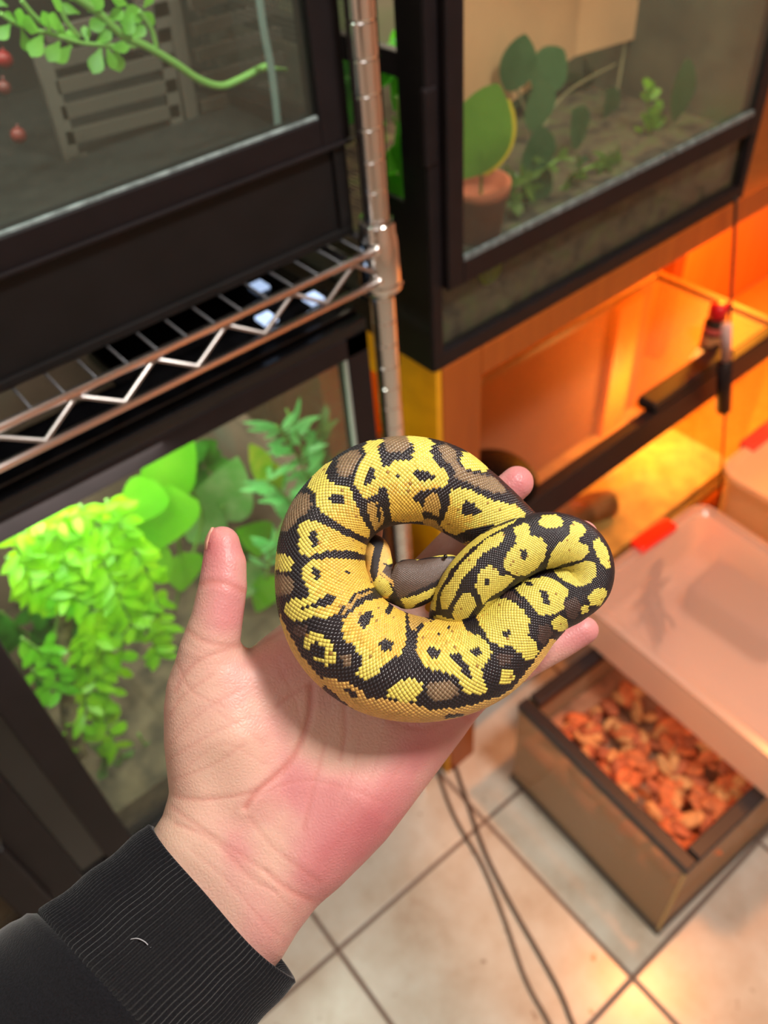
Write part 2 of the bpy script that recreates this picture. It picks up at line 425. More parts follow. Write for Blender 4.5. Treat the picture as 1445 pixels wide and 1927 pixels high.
lv = [((20, 45), (0, 68)), ((30, 40), (12, 25)), ((40, 55), (52, 92)), ((55, 50), (35, 28)), ((75, 60), (50, 42)), ((80, 65), (62, 98)), ((95, 62), (84, 28)), ((112, 78), (95, 108)), ((130, 82), (112, 58)),
      ((135, 85), (110, 112)), ((150, 80), (128, 60)), ((165, 82), (160, 52)), ((190, 90), (178, 130)), ((200, 88), (215, 125)), ((205, 90), (238, 88)), ((215, 88), (226, 130)), ((180, 85), (205, 60)),
      ((120, 55), (98, 36)), ((150, 25), (118, 12)), ((165, 22), (190, 2)), ((200, 40), (228, 22)), ((225, 45), (262, 20)), ((250, 25), (240, 58)), ((270, 15), (285, -8)), ((262, 22), (290, 40)), ((150, 5), (128, -12)),
      ((205, 35), (175, 50)), ((240, 10), (215, -8)), ((120, 20), (105, 2)), ((180, 10), (165, -14)), ((228, 60), (205, 45)), ((15, 12), (-10, 0)), ((245, 75), (270, 52))]
for a, b in lv:
    A_ = Vector(at_y(*a, yv)); B_ = Vector(at_y(*b, yv + rng.uniform(-.01, .006))); d = B_ - A_
    m.leaf(A_, d, (rng.uniform(-.2, .2), -1, .5), d.length * 1.15, d.length * .62, 'spoon', .1, 7)
m.build('leaves', LG, v)
m = MB(); m.tube(smooth(px_path([(487, -10), (497, 60), (512, 140), (524, 246)], .585)), .0028, 10)
tag(m.build('airline_tube', plain('grey_tube', (136, 150, 146), .3)), 'grey tube hanging down behind the upper left glass pane', 'tube')
for i, (a, r_) in enumerate((((8, 112), .006), ((8, 165), .005), ((35, 255), .006))):  # small red balls on thin threads
    m = MB(); m.blob(at_y(*a, .70), (r_, r_, r_), n=14, m=10)
    m.tube([at_y(a[0], a[1], .70), at_y(a[0] - 3, a[1] - 22, .70)], .0008, 5)
    tag(m.build('red_dot', plain('red_dot_%s' % 'abc'[i], ((150, 22, 26), (120, 50, 48), (135, 50, 46))[i], .4)),
        ('bright red dot at the left edge behind the upper terrarium glass', 'dull red dot just below the bright one at the left edge', 'dull red dot lowest of three behind the upper terrarium glass')[i], 'berry', None)

# ---- lower left terrarium
y1 = .545
t = thing('terrarium', 'bright planted glass terrarium under the wire shelf with black double doors', 'terrarium', (-.05, y1, .395))
zt, zb = .968, .395
def xat(u, v_): return at_y(u, v_, y1)[0]
m = MB()
m.box((-.50, y1, .945), (.3965, y1 + .02, zt)); m.box((.3705, y1, zb), (.3965, y1 + .02, zt)); m.box((-.50, y1, zb), (-.47, y1 + .02, zt)); m.box((-.50, y1, zb), (.3965, y1 + .02, zb + .06))
m.box((.3705, y1 + .41, zb), (.3965, y1 + .43, zt)); m.box((-.50, y1 + .41, zb), (-.47, y1 + .43, zt))
m.build('frame', MT['black'], t, bevel=.0012)
xs1 = xat(130, 1370)
def stile(xa, xb, nm, dy=0):
    m = MB(); m.box((xa, y1 - .004 - dy, zb + .05), (xb, y1 + .012, .946)); return m.build(nm, MT['black'], t, bevel=.002)
stile(-.046, -.013, 'door_stile'); sB = stile(-.118, -.076, 'door_stile')
m = MB(); m.box((-.078, y1 + .004, zb + .05), (-.044, y1 + .010, .946)); m.build('door_gap_strip', MT['blackgloss'], t)
m = MB(); m.box((-.146, y1 - .014, .47), (-.112, y1 - .002, .615)); m.build('door_handle', MT['black'], sB, bevel=.004)
m = MB(); m.lathe([(.001, -.016), (.013, -.016), (.014, -.004), (.014, .002)], (-.121, y1 - .002, .64), 20, Vector((0, 1, 0))); m.build('door_lock', MT['blackgloss'], sB)
m = MB(); m.box((-.014, y1 + .004, zb + .055), (.372, y1 + .008, .946)); m.build('right_door_glass', MT['glassclean'], t)
m = MB(); m.box((-.47, y1 + .004, zb + .055), (-.116, y1 + .008, .946)); m.build('left_door_glass', MT['glassdim'], t)
m = MB(); m.box((.3675, y1 + .001, .46), (.3715, y1 + .005, .946)); m.build('glass_edge_seal', plain('seal_pale', (150, 158, 150), .4), t)
m = MB(); m.box((.392, y1 + .02, zb + .05), (.3955, y1 + .41, .94)); m.build('side_glass', MT['glassdim'], t)
m = MB(); m.box((-.50, y1, .968), (.3965, y1 + .075, .981)); m.box((-.50, y1 + .012, .981), (.3965, y1 + .066, .986)); m.box((.30, y1 + .07, .966), (.3965, y1 + .43, .980)); m.box((-.5, y1 + .4, .966), (.3965, y1 + .43, .98))
m.build('lid_frame', MT['blackgloss'], t, bevel=.002)
m = MB(); m.box((-.48, y1 + .07, .972), (.30, y1 + .40, .9728)); m.build('lid_screen', MT['screen'], t)
bk = N('stone_background'); nz = bk.noise(5, 6); r_ = bk.ramp(nz.outputs['Fac'], [(.3, lin((92, 76, 62))), (.5, lin((150, 122, 104))), (.62, lin((140, 140, 122))), (.75, lin((176, 140, 124)))])
bk.l(r_.outputs[0], bk.b.inputs['Base Color']); bk.set(Roughness=.9); bk.bump(nz.outputs['Fac'], .5, .01)
m = MB(); m.box((-.49, y1 + .405, zb), (.392, y1 + .42, .94)); m.box((.376, y1 + .03, zb), (.391, y1 + .41, .70))
m.build('stone_background', bk.m, t)
m = MB(); m.box((-.49, y1 + .02, zb), (.392, y1 + .405, zb + .10)); tag(m.build('soil', plain('dark_brown_soil', (84, 70, 54), .95, var=.4, scale=30, bump=.7)), 'dark brown soil bed in the bottom of the lower left terrarium', 'soil', None, 'stuff')
m = MB(); m.box((-.085, y1 + .025, zb), (-.075, y1 + .40, .944)); m.build('centre_divider', plain('divider', (84, 80, 60), .8, var=.3, scale=12), t)

# LED fixture on the lid of the lower terrarium
f = thing('led_light_bar', 'black led light bar lying on the lid of the lower left terrarium', 'light', (.2, y1 + .09, .986))
m = MB(); m.box((.17, y1 + .058, .987), (.375, y1 + .115, 1.006)); m.build('housing', MT['blackgloss'], f, bevel=.004)
em = emit('led_cool_white', (190, 215, 255), .9)
for (u, v_) in ((483, 538), (497, 598), (585, 560)):
    p = at_z(u, v_, 1.0075); m = MB(); m.box((p[0] - .006, p[1] - .010, 1.005), (p[0] + .008, p[1] + .006, 1.0085)); m.build('led_panel', em, f)
m = MB(); m.box((.24, y1 + .12, .982), (.36, y1 + .30, 1.0)); m.build('reflector', MT['blackmatte'], f, bevel=.003)

# plants in the lower terrarium
G1 = leafmat('lime_fern_leaf', (132, 205, 14), (172, 228, 34), 30, trans=.5)
G2 = leafmat('broad_leaf', (104, 196, 28), (136, 212, 50), 12, trans=.5)
G3 = leafmat('variegated_leaf', (120, 190, 92), (160, 205, 130), 60, trans=.4)
G4 = leafmat('aqua_needle_leaf', (122, 214, 120), (150, 226, 140), 30, trans=.4)
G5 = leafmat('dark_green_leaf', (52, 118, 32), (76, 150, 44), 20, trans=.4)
STM = plain('green_stem', (110, 150, 60), .5)
def spray(name, label, stems, lL, lW, shape, mat, per=14, spread=1.0, y=.62, grp=None, up=(0, -1, .8), jit=.35, stemr=.0016, seed=1):
    rg = random.Random(seed); root = thing(name, label, 'plant', at_y(*stems[0][0][:2], y), grp)
    ms, ml = MB(), MB()
    for st in stems:
        P = smooth([at_y(p[0], p[1], (p[2] if len(p) > 2 else y)) for p in st], 5); ms.tube(P, stemr, 6)
        for i in range(per):
            k = rg.uniform(.08, 1) * (len(P) - 1); a = int(k); b = min(a + 1, len(P) - 1); p = P[a].lerp(P[b], k - a); tg = (P[b] - P[max(a - 1, 0)]).normalized()
            sd = Vector((rg.choice((-1, 1)) * spread, rg.uniform(-.7, .3), rg.uniform(-.3, .5)))
            d = (tg * .8 + sd + Vector([rg.uniform(-jit, jit) for _ in range(3)])).normalized()
            L = lL * rg.uniform(.7, 1.2)
            ml.leaf(p, d, Vector(up) + Vector([rg.uniform(-.4, .4) for _ in range(3)]), L, lW * rg.uniform(.8, 1.15), shape, rg.uniform(0, .35), 5)
    ms.build('stem', STM, root); ml.build('leaves', mat, root); return root
def big_leaf(m, c, ang, L, Wd, y, shape='heart', tilt=.5):
    """blade centred on the sight line c at depth y; ang in the door's plane"""
    ctr = Vector(at_y(*c, y)); d = Vector((math.cos(ang), -.15, math.sin(ang)))
    m.leaf(ctr - d * L * .5, d, (0, -1, tilt), L, Wd, shape, .12, 10)
spray('leafy_fern', 'dense lime green fern on the left behind the lower terrarium glass',
      [[(20, 1000), (100, 1010), (190, 1050)], [(60, 980), (130, 970), (215, 960)], [(150, 950), (200, 1010), (235, 1090)], [(10, 1050), (80, 1070), (150, 1130)], [(170, 1000), (215, 1100), (250, 1180)], [(120, 1030), (170, 1130), (180, 1230)],
       [(200, 940), (230, 1000), (270, 1060)], [(90, 1000), (120, 1060), (150, 1090)], [(30, 1020), (60, 1100), (100, 1130)]], .023, .0095, 'oval', G1, 44, y=.60, seed=3)
spray('leafy_fern', 'lime green hanging fern sprays below the large leaves by the thumb',
      [[(180, 1150), (190, 1240), (160, 1330)], [(215, 1130), (230, 1220), (200, 1310)], [(150, 1180), (165, 1270), (150, 1390)], [(240, 1080), (270, 1160), (300, 1240)], [(200, 1250), (190, 1330), (215, 1400)], [(270, 1060), (295, 1130), (300, 1190)]], .024, .010, 'oval', G1, 32, y=.61, seed=9)
spray('leafy_sprig', 'small leafed sprig left of the mossy trunk in the lower terrarium', [[(40, 1200), (80, 1230), (110, 1270)], [(60, 1260), (90, 1290), (115, 1300)], [(100, 1080), (110, 1150), (90, 1240)]], .022, .009, 'oval', G2, 12, y=.60, seed=5)
spray('needle_fern', 'aqua green long leafed plastic fern at the upper right of the lower terrarium',
      [[(600, 1010), (590, 930), (570, 850), (540, 770)], [(590, 930), (560, 860), (520, 800)], [(600, 1000), (610, 900), (600, 800)], [(580, 1010), (550, 950), (500, 900)], [(500, 1090), (520, 1010), (560, 950)]], .036, .008, 'lance', G4, 24, y=.66, seed=11)
m = MB()
root = thing('philodendron', 'broad heart leafed plant glowing bright green in the lower terrarium', 'plant', at_y(330, 1010, .66))
for c_, a, L, w_, y in (((300, 985), 4.0, .088, .078, .66), ((330, 880), .7, .075, .062, .70), ((262, 950), 3.6, .06, .05, .66), ((345, 1080), 4.4, .06, .05, .68), ((300, 1070), 5.0, .055, .045, .66), ((480, 1010), 2.2, .07, .05, .70), ((500, 1120), 4.0, .06, .05, .68)):
    big_leaf(m, c_, a, L, w_, y)
m.build('leaves', G2, root)
m = MB()
for p in ([(330, 1150, .70), (340, 1080, .69), (335, 1010, .68)], [(340, 1100, .70), (380, 980, .70), (350, 910, .70)], [(380, 1150, .7), (470, 1080, .70), (490, 1030, .70)]): m.tube(smooth([at_y(*q) for q in p]), .002, 6)
m.build('stem', STM, root)
m = MB(); root = thing('pothos', 'pale variegated pothos leaves right of the bright heart leaves', 'plant', at_y(430, 950, .70))
for c_, a, L, w_, y in (((425, 925), 1.0, .095, .085, .72), ((395, 985), 5.4, .07, .06, .71), ((478, 1090), 5.6, .055, .05, .69)): big_leaf(m, c_, a, L, w_, y)
m.build('leaves', G3, root); m = MB(); m.tube(smooth([at_y(400, 1100, .72), at_y(410, 1020, .72), at_y(420, 950, .72)]), .002, 6); m.build('stem', STM, root)
m = MB(); root = thing('philodendron', 'yellow green pointed leaves above the pothos near the brown background', 'plant', at_y(500, 900, .68))
for c_, a, L, w_, y in (((495, 880), 4.9, .075, .03, .67), ((520, 905), 4.5, .05, .022, .67)): big_leaf(m, c_, a, L, w_, y, 'lance')
m.build('leaves', leafmat('yellow_green_leaf', (130, 190, 40), (196, 214, 70), 60), root)
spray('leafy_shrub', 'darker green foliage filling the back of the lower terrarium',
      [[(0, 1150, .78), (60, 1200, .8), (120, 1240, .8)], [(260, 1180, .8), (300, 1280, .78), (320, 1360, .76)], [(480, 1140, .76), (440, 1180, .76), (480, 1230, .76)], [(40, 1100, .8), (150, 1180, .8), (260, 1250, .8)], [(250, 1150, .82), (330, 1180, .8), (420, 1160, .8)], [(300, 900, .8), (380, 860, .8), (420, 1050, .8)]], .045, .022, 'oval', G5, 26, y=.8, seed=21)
spray('leafy_shrub', 'drooping dull green leaves low in the lower terrarium above the sleeve',
      [[(170, 1400), (200, 1440), (190, 1480)], [(200, 1400), (240, 1430), (270, 1470)], [(260, 1380), (280, 1430), (240, 1480)]], .03, .009, 'oval', leafmat('dull_leaf', (96, 140, 66), (120, 160, 84), 30), 12, y=.62, seed=23)
m = MB(); m.tube(smooth([at_y(120, 1120, .63), at_y(122, 1220, .62), at_y(128, 1330, .615), at_y(150, 1420, .61)]), [.009 + .001 * math.sin(i) for i in range(19)], 12)
tag(m.build('vine_trunk', plain('mossy_bark', (112, 98, 70), .9, var=.5, scale=70, bump=.8)), 'brown mossy trunk with leaves rising in the lower terrarium', 'branch')
m = MB(); m.box(at_y(300, 1400, .8), tuple(np.array(at_y(300, 1400, .8)) + np.array([.11, .03, .12]))); 
tag(m.build('moss_block', plain('olive_moss', (112, 138, 66), .9, var=.35, scale=14, bump=.5), bevel=.01), 'olive green mossy block low at the back of the lower terrarium', 'moss')
# dim side of the lower terrarium
c_ = Vector(at_y(20, 1690, .66)); m = MB(); m.lathe([(.030, -.008), (.036, -.008), (.038, 0), (.036, .008), (.030, .008), (.028, 0), (.030, -.008)], c_, 30, Vector((0, -1, .6)))
tag(m.build('clay_ring', plain('brown_clay', (96, 72, 44), .8, var=.3)), 'brown clay ring leaning behind the dim left door glass', 'ring')
m = MB(); m.box((-.47, y1 + .18, zb + .04), (-.085, y1 + .20, .93)); tag(m.build('foam_panel', plain('tan_foam', (132, 112, 90), .9, var=.25, scale=8, bump=.4)), 'mottled tan backdrop behind the dim left door glass', 'panel')

# ---- right rack: wooden stand, upper tank, lidded tank
st = thing('wooden_stand', 'orange lit wooden stand with one side coloured yellow as lit carrying the right tank', 'stand', (.51, .567, 0))
m = MB(); m.box((.480, .532, 0), (.538, .61, .884)); m.build('leg', MT['wood'], st, bevel=.002)
m = MB(); m.box((.472, .534, 0), (.480, .612, .884)); m.box((.472, .612, .828), (.480, .93, .884)); m.build('lit_side_board', MT['woodyellow'], st, bevel=.001)  # side of the leg and rail, its different lighting coloured in as yellow
m = MB(); m.box((.472, .87, 0), (.538, .93, .884)); m.build('leg', MT['wood'], st, bevel=.002)
m = MB(); m.box((.538, .532, .846), (1.75, .570, .884)); m.build('front_rail', MT['wood'], st, bevel=.002)
m = MB(); m.box((.538, .90, .846), (1.75, .93, .884)); m.box((.538, .57, .866), (1.75, .9, .880)); m.build('top_board', MT['wood'], st)
m = MB(); m.box((.538, .545, .180), (2.2, .93, .203)); m.build('lower_shelf', MT['woodpale'], st)
m = MB(); m.box((.538, .932, .203), (2.5, .945, .884)); m.build('back_board', MT['woodpale'], st)
m = MB(); m.box((.538, .54, .14), (1.9, .56, .182)); m.build('lower_rail', MT['wood'], st)
for (u, v_) in ((1163, 640), (1262, 610), (1225, 690)):
    pass
m = MB(); p = at_y(1275, 480, .91); m.box((p[0] - .02, .90, .203), (p[0] + .02, .932, .866)); m.build('back_post', MT['wood'], st)

TX0, TX1, TY = .468, 1.016, .532
t = thing('terrarium', 'black framed planted terrarium with a soil band on the wooden stand', 'terrarium', (.74, TY, .886))
m = MB()
m.box((TX0, TY, .886), (TX1, TY + .02, .904)); m.box((TX0, TY, .904), (.482, TY + .024, 1.40)); m.box((TX1 - .014, TY, .904), (TX1, TY + .02, 1.40))
m.box((TX0, TY + .024, .886), (TX0 + .012, TY + .40, .925)); m.box((TX0, TY + .38, .886), (TX0 + .012, TY + .40, 1.40)); m.box((TX0, TY + .024, 1.165), (TX0 + .010, TY + .40, 1.185)); m.box((TX0, TY, 1.37), (TX1, TY + .02, 1.40)); m.box((TX1 - .012, TY + .38, .886), (TX1, TY + .40, 1.40)); m.box((TX0, TY + .38, .886), (TX1, TY + .40, .90))
m.build('frame', MT['black'], t, bevel=.0012)
m = MB(); m.box((TX0 - .001, TY + .002, .886), (TX0 + .003, TY + .09, 1.06)); m.box((TX0 - .001, TY + .002, 1.06), (TX0 + .003, TY + .034, 1.40)); m.build('side_panel', MT['blackmatte'], t)
dm = MB(); frame_rect(dm, .483, .998, .978, 1.37, TY - .008, TY + .004, .020, .02, .0245, .02); door = dm.build('door_frame', MT['black'], t, bevel=.0015)
m = MB(); m.box((.503, TY - .004, 1.0025), (.978, TY - .001, 1.35)); m.build('door_glass', MT['glass'], door)
m = MB(); m.box((.503, TY - .0085, 1.0020), (.978, TY - .005, 1.0075)); m.build('door_seal', plain('seal_dark', (86, 96, 98), .35, var=.3, scale=120), door)
m = MB(); m.box((.4645, TY - .002, 1.10), (.480, TY + .006, 1.165)); m.build('hinge', MT['black'], door, bevel=.003)
m = MB(); m.box((.482, TY + .008, .904), (TX1 - .014, TY + .012, .978)); m.build('lower_glass', glass('soil_glass', haze=.05, hazecol=(120, 110, 90), dust=.05), t)
m = MB(); m.box((TX0 + .004, TY + .09, .925), (TX0 + .0055, TY + .38, 1.37)); m.build('side_screen', MT['screenv'], t)
soil = N('potting_soil'); nz = soil.noise(42, 8); r_ = soil.ramp(nz.outputs['Fac'], [(.35, lin((44, 34, 26))), (.5, lin((84, 68, 52))), (.62, lin((74, 78, 42))), (.72, lin((116, 96, 76)))])
soil.l(r_.outputs[0], soil.b.inputs['Base Color']); soil.set(Roughness=.95); soil.bump(nz.outputs['Fac'], .9, .004)
m = MB(); m.box((.484, TY + .0125, .904), (1.0, TY + .38, .974)); tag(m.build('soil', soil.m), 'brown mossy soil layer in the right terrarium', 'soil', None, 'stuff')
bk2 = N('dark_foam_background'); nz = bk2.noise(9, 6); r_ = bk2.ramp(nz.outputs['Fac'], [(.35, lin((52, 50, 40))), (.55, lin((86, 80, 64))), (.7, lin((74, 90, 56)))])
bk2.l(r_.outputs[0], bk2.b.inputs['Base Color']); bk2.set(Roughness=.95); bk2.bump(nz.outputs['Fac'], .8, .01)
m = MB(); m.box((.485, TY + .372, .974), (1.01, TY + .385, 1.38)); m.box((1.0, TY + .02, .974), (1.008, TY + .38, 1.38)); m.build('foam_background', bk2.m, t)
m = MB(); a = Vector(at_y(1082, 106, .74)); b = Vector(at_y(862, 34, .66)); c2 = Vector(at_y(1230, 20, .72)); up = Vector((0, 0, .16))  # added peach panels stand in for a reflection in the door glass
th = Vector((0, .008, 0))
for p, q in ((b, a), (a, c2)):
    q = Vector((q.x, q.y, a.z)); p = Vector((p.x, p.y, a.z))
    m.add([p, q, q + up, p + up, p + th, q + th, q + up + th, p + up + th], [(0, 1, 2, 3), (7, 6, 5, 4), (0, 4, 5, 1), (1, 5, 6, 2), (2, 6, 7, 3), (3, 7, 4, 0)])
m.build('reflection_board', plain('peach_reflection', (232, 168, 124), .7, var=.06, scale=6), t)
# contents of the right terrarium
pt = thing('potted_plant', 'terracotta pot with a large green and yellow leaf in the right terrarium', 'plant', (.55, .58, .974))
pc = at_y(905, 365, .585)
m = MB(); m.lathe([(.001, 0), (.024, 0), (.031, .044), (.033, .044), (.034, .058), (.030, .058), (.029, .046), (.001, .046)], (pc[0], pc[1] + .005, .975), 28); m.build('pot', plain('terracotta', (178, 84, 52), .75, var=.12), pt)
m = MB(); big_leaf(m, (905, 250), 1.0, .085, .075, .565, 'oval', .3); m.build('leaf_blade', leafmat('green_blade', (88, 132, 36), (104, 146, 44), 20), pt)
m = MB(); big_leaf(m, (938, 262), 1.15, .07, .042, .572, 'oval', .3); m.build('leaf_blade', leafmat('yellow_blade', (222, 190, 40), (214, 186, 48), 10), pt)
m = MB(); m.tube(smooth([(pc[0], pc[1], 1.01), at_y(905, 300, .58), at_y(900, 270, .57)]), .002, 6); m.build('stem', STM, pt)
pt = thing('climbing_pothos', 'dim round leafed climber in the middle of the right terrarium', 'plant', at_y(1040, 330, .64))
m = MB()
for c_, a_, L, w_, y in (((1015, 200), 1.6, .052, .050, .62), ((1013, 288), 1.5, .056, .052, .61), ((1090, 240), 2.0, .052, .048, .64), ((975, 120), 1.2, .055, .05, .66), ((1035, 130), .6, .055, .05, .68), ((1285, 172), 4.6, .070, .046, .61), ((940, 150), 1.0, .05, .045, .70), ((1100, 330), 2.6, .045, .045, .62), ((1150, 200), 1.9, .05, .045, .70), ((1010, 350), 1.2, .05, .045, .60)):
    big_leaf(m, c_, a_, L, w_, y, 'oval')
m.build('leaves', leafmat('dull_pothos_leaf', (62, 104, 62), (84, 122, 80), 30), pt)
m = MB(); m.tube(smooth([at_y(1020, 330, .66), at_y(985, 200, .67), at_y(950, 110, .70), at_y(960, 50, .73)]), .0016, 6); m.tube(smooth([at_y(1010, 270, .65), at_y(1060, 180, .67), at_y(1160, 120, .7)]), .0013, 6); m.tube(smooth([at_y(1190, 0, .75), at_y(1170, 120, .73), at_y(1140, 300, .7)]), .002, 6); m.build('stem', plain('pale_stem', (130, 116, 84), .7), pt)
spray('fern_sprig', 'lime green sprig right of the climber in the right terrarium', [[(1210, 300), (1220, 230), (1215, 165)], [(1190, 300), (1200, 280), (1180, 310)], [(1240, 290), (1225, 240), (1235, 200)]], .02, .012, 'oval', leafmat('lime_sprig', (112, 160, 34), (134, 178, 44), 20), 16, y=.63, seed=31)
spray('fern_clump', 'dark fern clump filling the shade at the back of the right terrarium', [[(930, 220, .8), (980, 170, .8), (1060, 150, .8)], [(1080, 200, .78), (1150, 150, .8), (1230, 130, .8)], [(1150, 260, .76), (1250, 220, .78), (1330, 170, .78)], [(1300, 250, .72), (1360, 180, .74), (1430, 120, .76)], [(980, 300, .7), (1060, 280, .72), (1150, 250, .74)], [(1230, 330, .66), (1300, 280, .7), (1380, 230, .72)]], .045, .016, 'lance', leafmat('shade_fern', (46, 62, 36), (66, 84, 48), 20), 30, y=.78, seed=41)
spray('ground_cover', 'low dark green ground plants behind the right terrarium door', [[(900, 400), (960, 380), (1010, 350)], [(1040, 370), (1100, 320), (1160, 300)], [(940, 350), (990, 340), (1050, 300)]], .022, .010, 'oval', leafmat('ground_leaf', (70, 104, 36), (98, 124, 44), 20), 22, y=.60, seed=33)
spray('fern_sprig', 'green and yellow sprigs at the upper right of the right terrarium', [[(1330, 30), (1340, 90), (1350, 160)], [(1360, 180), (1340, 220), (1380, 200)], [(1300, 120), (1380, 110), (1420, 60)]], .022, .012, 'oval', leafmat('olive_sprig', (104, 124, 40), (70, 110, 60), 20), 10, y=.66, seed=35)
spray('wall_plant', 'bright green strap leaves behind the side mesh of the right terrarium', [[(650, 20, .66), (665, 120, .67), (690, 210, .67)], [(760, 0, .62), (765, 60, .62), (755, 90, .62)], [(745, 180, .60), (755, 260, .60), (765, 360, .60)], [(740, 220, .60), (770, 300, .60), (760, 340, .60)]], .05, .018, 'lance', leafmat('strap_leaf', (70, 170, 30), (100, 196, 50), 12), 16, spread=.25, y=.64, seed=37)
m = MB(); p = Vector(at_y(920, 512, TY + .014)); 
for k in range(5): m.leaf(p + Vector((0, -.0015, -.012)), (math.sin(k - 2) * .8, 0, 1), (0, -1, .1), .028, .014, 'oval', .0, 6)
tag(m.build('seedling', leafmat('seedling_leaf', (120, 150, 36), (134, 160, 44), 20)), 'yellow green seedling pressed against the soil band glass', 'plant')

# tank with screen lid on the lower shelf of the stand
t = thing('glass_tank', 'glass tank with a fine screen lid glowing orange on the stand shelf', 'tank', (.9, .55, .204))
a0, a1, b0, b1 = .545, 1.288, .545, .812
m = MB(); m.box((a0, b0 - .004, .502), (a1, b0 + .016, .562)); m.build('front_rim', MT['black'], t, bevel=.002)
m = MB(); m.box((a1 - .012, b0 + .016, .545), (a1 + .004, b1, .562)); m.box((a0, b1 - .014, .545), (a1, b1, .562)); m.box((a0, b0 + .016, .545), (a0 + .012, b1, .562)); m.build('side_rim', MT['woodrail'], t, bevel=.002)
m = MB(); m.box((a0 + .01, b0 + .014, .5555), (a1 - .01, b1 - .01, .5562)); m.build('screen_lid', MT['screenfine'], t)
m = MB(); m.box((a0, b0, .206), (a1, b0 + .004, .505)); m.box((a1 - .004, b0 + .004, .206), (a1, b1, .55)); m.box((a0, b0 + .004, .206), (a0 + .004, b1, .55)); m.build('glass', MT['glassclean'], t)
m = MB(); m.box((a0, b0 - .003, .204), (a1, b0 + .012, .222)); m.build('bottom_rim', MT['woodrail'], t)
m = MB(); m.box((a0 + .005, b0 + .012, .208), (a1 - .005, b1 - .003, .235)); sand = m.build('sand_layer', plain('tan_sand', (222, 168, 96), .9, var=.12, scale=30, bump=.3), t); 
m = MB(); m.box((a0 + .005, b1 - .006, .235), (a1 - .005, b1 - .001, .54)); m.build('tan_backing', plain('tan_backing', (140, 92, 56), .8, var=.15, scale=5), t)
m = MB()
OP = plain('orange_post', (240, 150, 60), .5)
for u, w_ in ((1178, .034),):
    p = at_y(u, 620, .79); m = MB(); m.box((p[0] - w_, .785, .235), (p[0] + w_, .80, .545)); m.build('inner_post', OP, t)
m = MB(); m.box((.93, b0 - .003, .560), (1.14, b0 + .034, .580)); m.build('lid_clamp', MT['blackmatte'], t, bevel=.006)
m = MB(); m.tube(smooth([(.66, .70, .265), (.78, .68, .30), (.90, .66, .275), (1.0, .64, .25)]), [.028] * 19, 12)  # log shape added for a dark reflected band across the lid
tag(m.build('band_reflection', plain('brown_reflected_band', (124, 78, 44), .9, var=.35, scale=25, bump=.7)), 'brown log shape standing for a dark reflected band under the screen lid', 'reflected band')
d = thing('heat_lamp_dome', 'black dome heat lamp resting on the screen lid behind the snake', 'lamp', (.675, .62, .557))
hl = at_z(922, 905, .565)
m = MB(); m.lathe([(.066, .0), (.068, .003), (.066, .010), (.056, .022), (.036, .032), (.014, .036), (.001, .0365)], (hl[0], hl[1], .5568), 48); m.build('shade', plain('black_lamp_enamel', (3, 3, 5), .5, spec=.1), d)
m = MB(); m.lathe([(.0685, .001), (.070, .003), (.0685, .006)], (hl[0], hl[1], .5568), 48); m.build('rim', MT['blackgloss'], d)
# red capped bottle
bx_, by_ = at_z(1350, 662, .5568)[:2]
b = thing('supplement_bottle', 'small dark bottle with a red cap standing on the screen lid', 'bottle', (bx_, by_ + .012, .557))
bc = (bx_, by_ + .016, .557)
m = MB(); m.lathe([(.001, 0), (.0165, 0), (.0175, .003), (.0175, .052), (.013, .060), (.012, .064), (.001, .064)], bc, 26); bb = m.build('bottle_body', plain('dark_bottle', (44, 30, 22), .25), b)
m = MB(); m.lathe([(.0178, .012), (.0178, .030)], bc, 26); m.build('paper_label', plain('tan_label', (196, 140, 90), .6), bb)
m = MB(); m.lathe([(.0178, .036), (.0178, .047)], bc, 26); m.build('pink_label_band', plain('pink_band', (196, 90, 80), .6), bb)
m = MB(); m.lathe([(.0125, .060), (.0150, .062), (.0152, .082), (.0135, .086), (.001, .0865)], bc, 26); m.build('cap', plain('red_cap', (206, 16, 30), .35), b)
# hanging cable with inline block
hc = thing('hanging_cable', 'thin black cable hanging in front of the stand with an inline switch', 'cable', (1.0, .515, .85))
m = MB(); m.tube(smooth([at_y(1385, 372, .515), at_y(1380, 480, .515), at_y(1372, 620, .515), at_y(1365, 760, .515), at_y(1358, 880, .515), at_y(1350, 1005, .515)]), .0022, 8); m.build('cord', plain('black_cord', (24, 20, 20), .5), hc)
m = MB(); m.tube([at_y(1364, 682, .512), at_y(1361, 770, .512)], .012, 12); m.build('inline_switch', MT['black'], hc)
m = MB(); m.tube([at_y(1367, 612, .512), at_y(1366, 676, .512)], .008, 12); m.build('grey_plug', plain('grey_plug', (168, 150, 150), .4), hc)

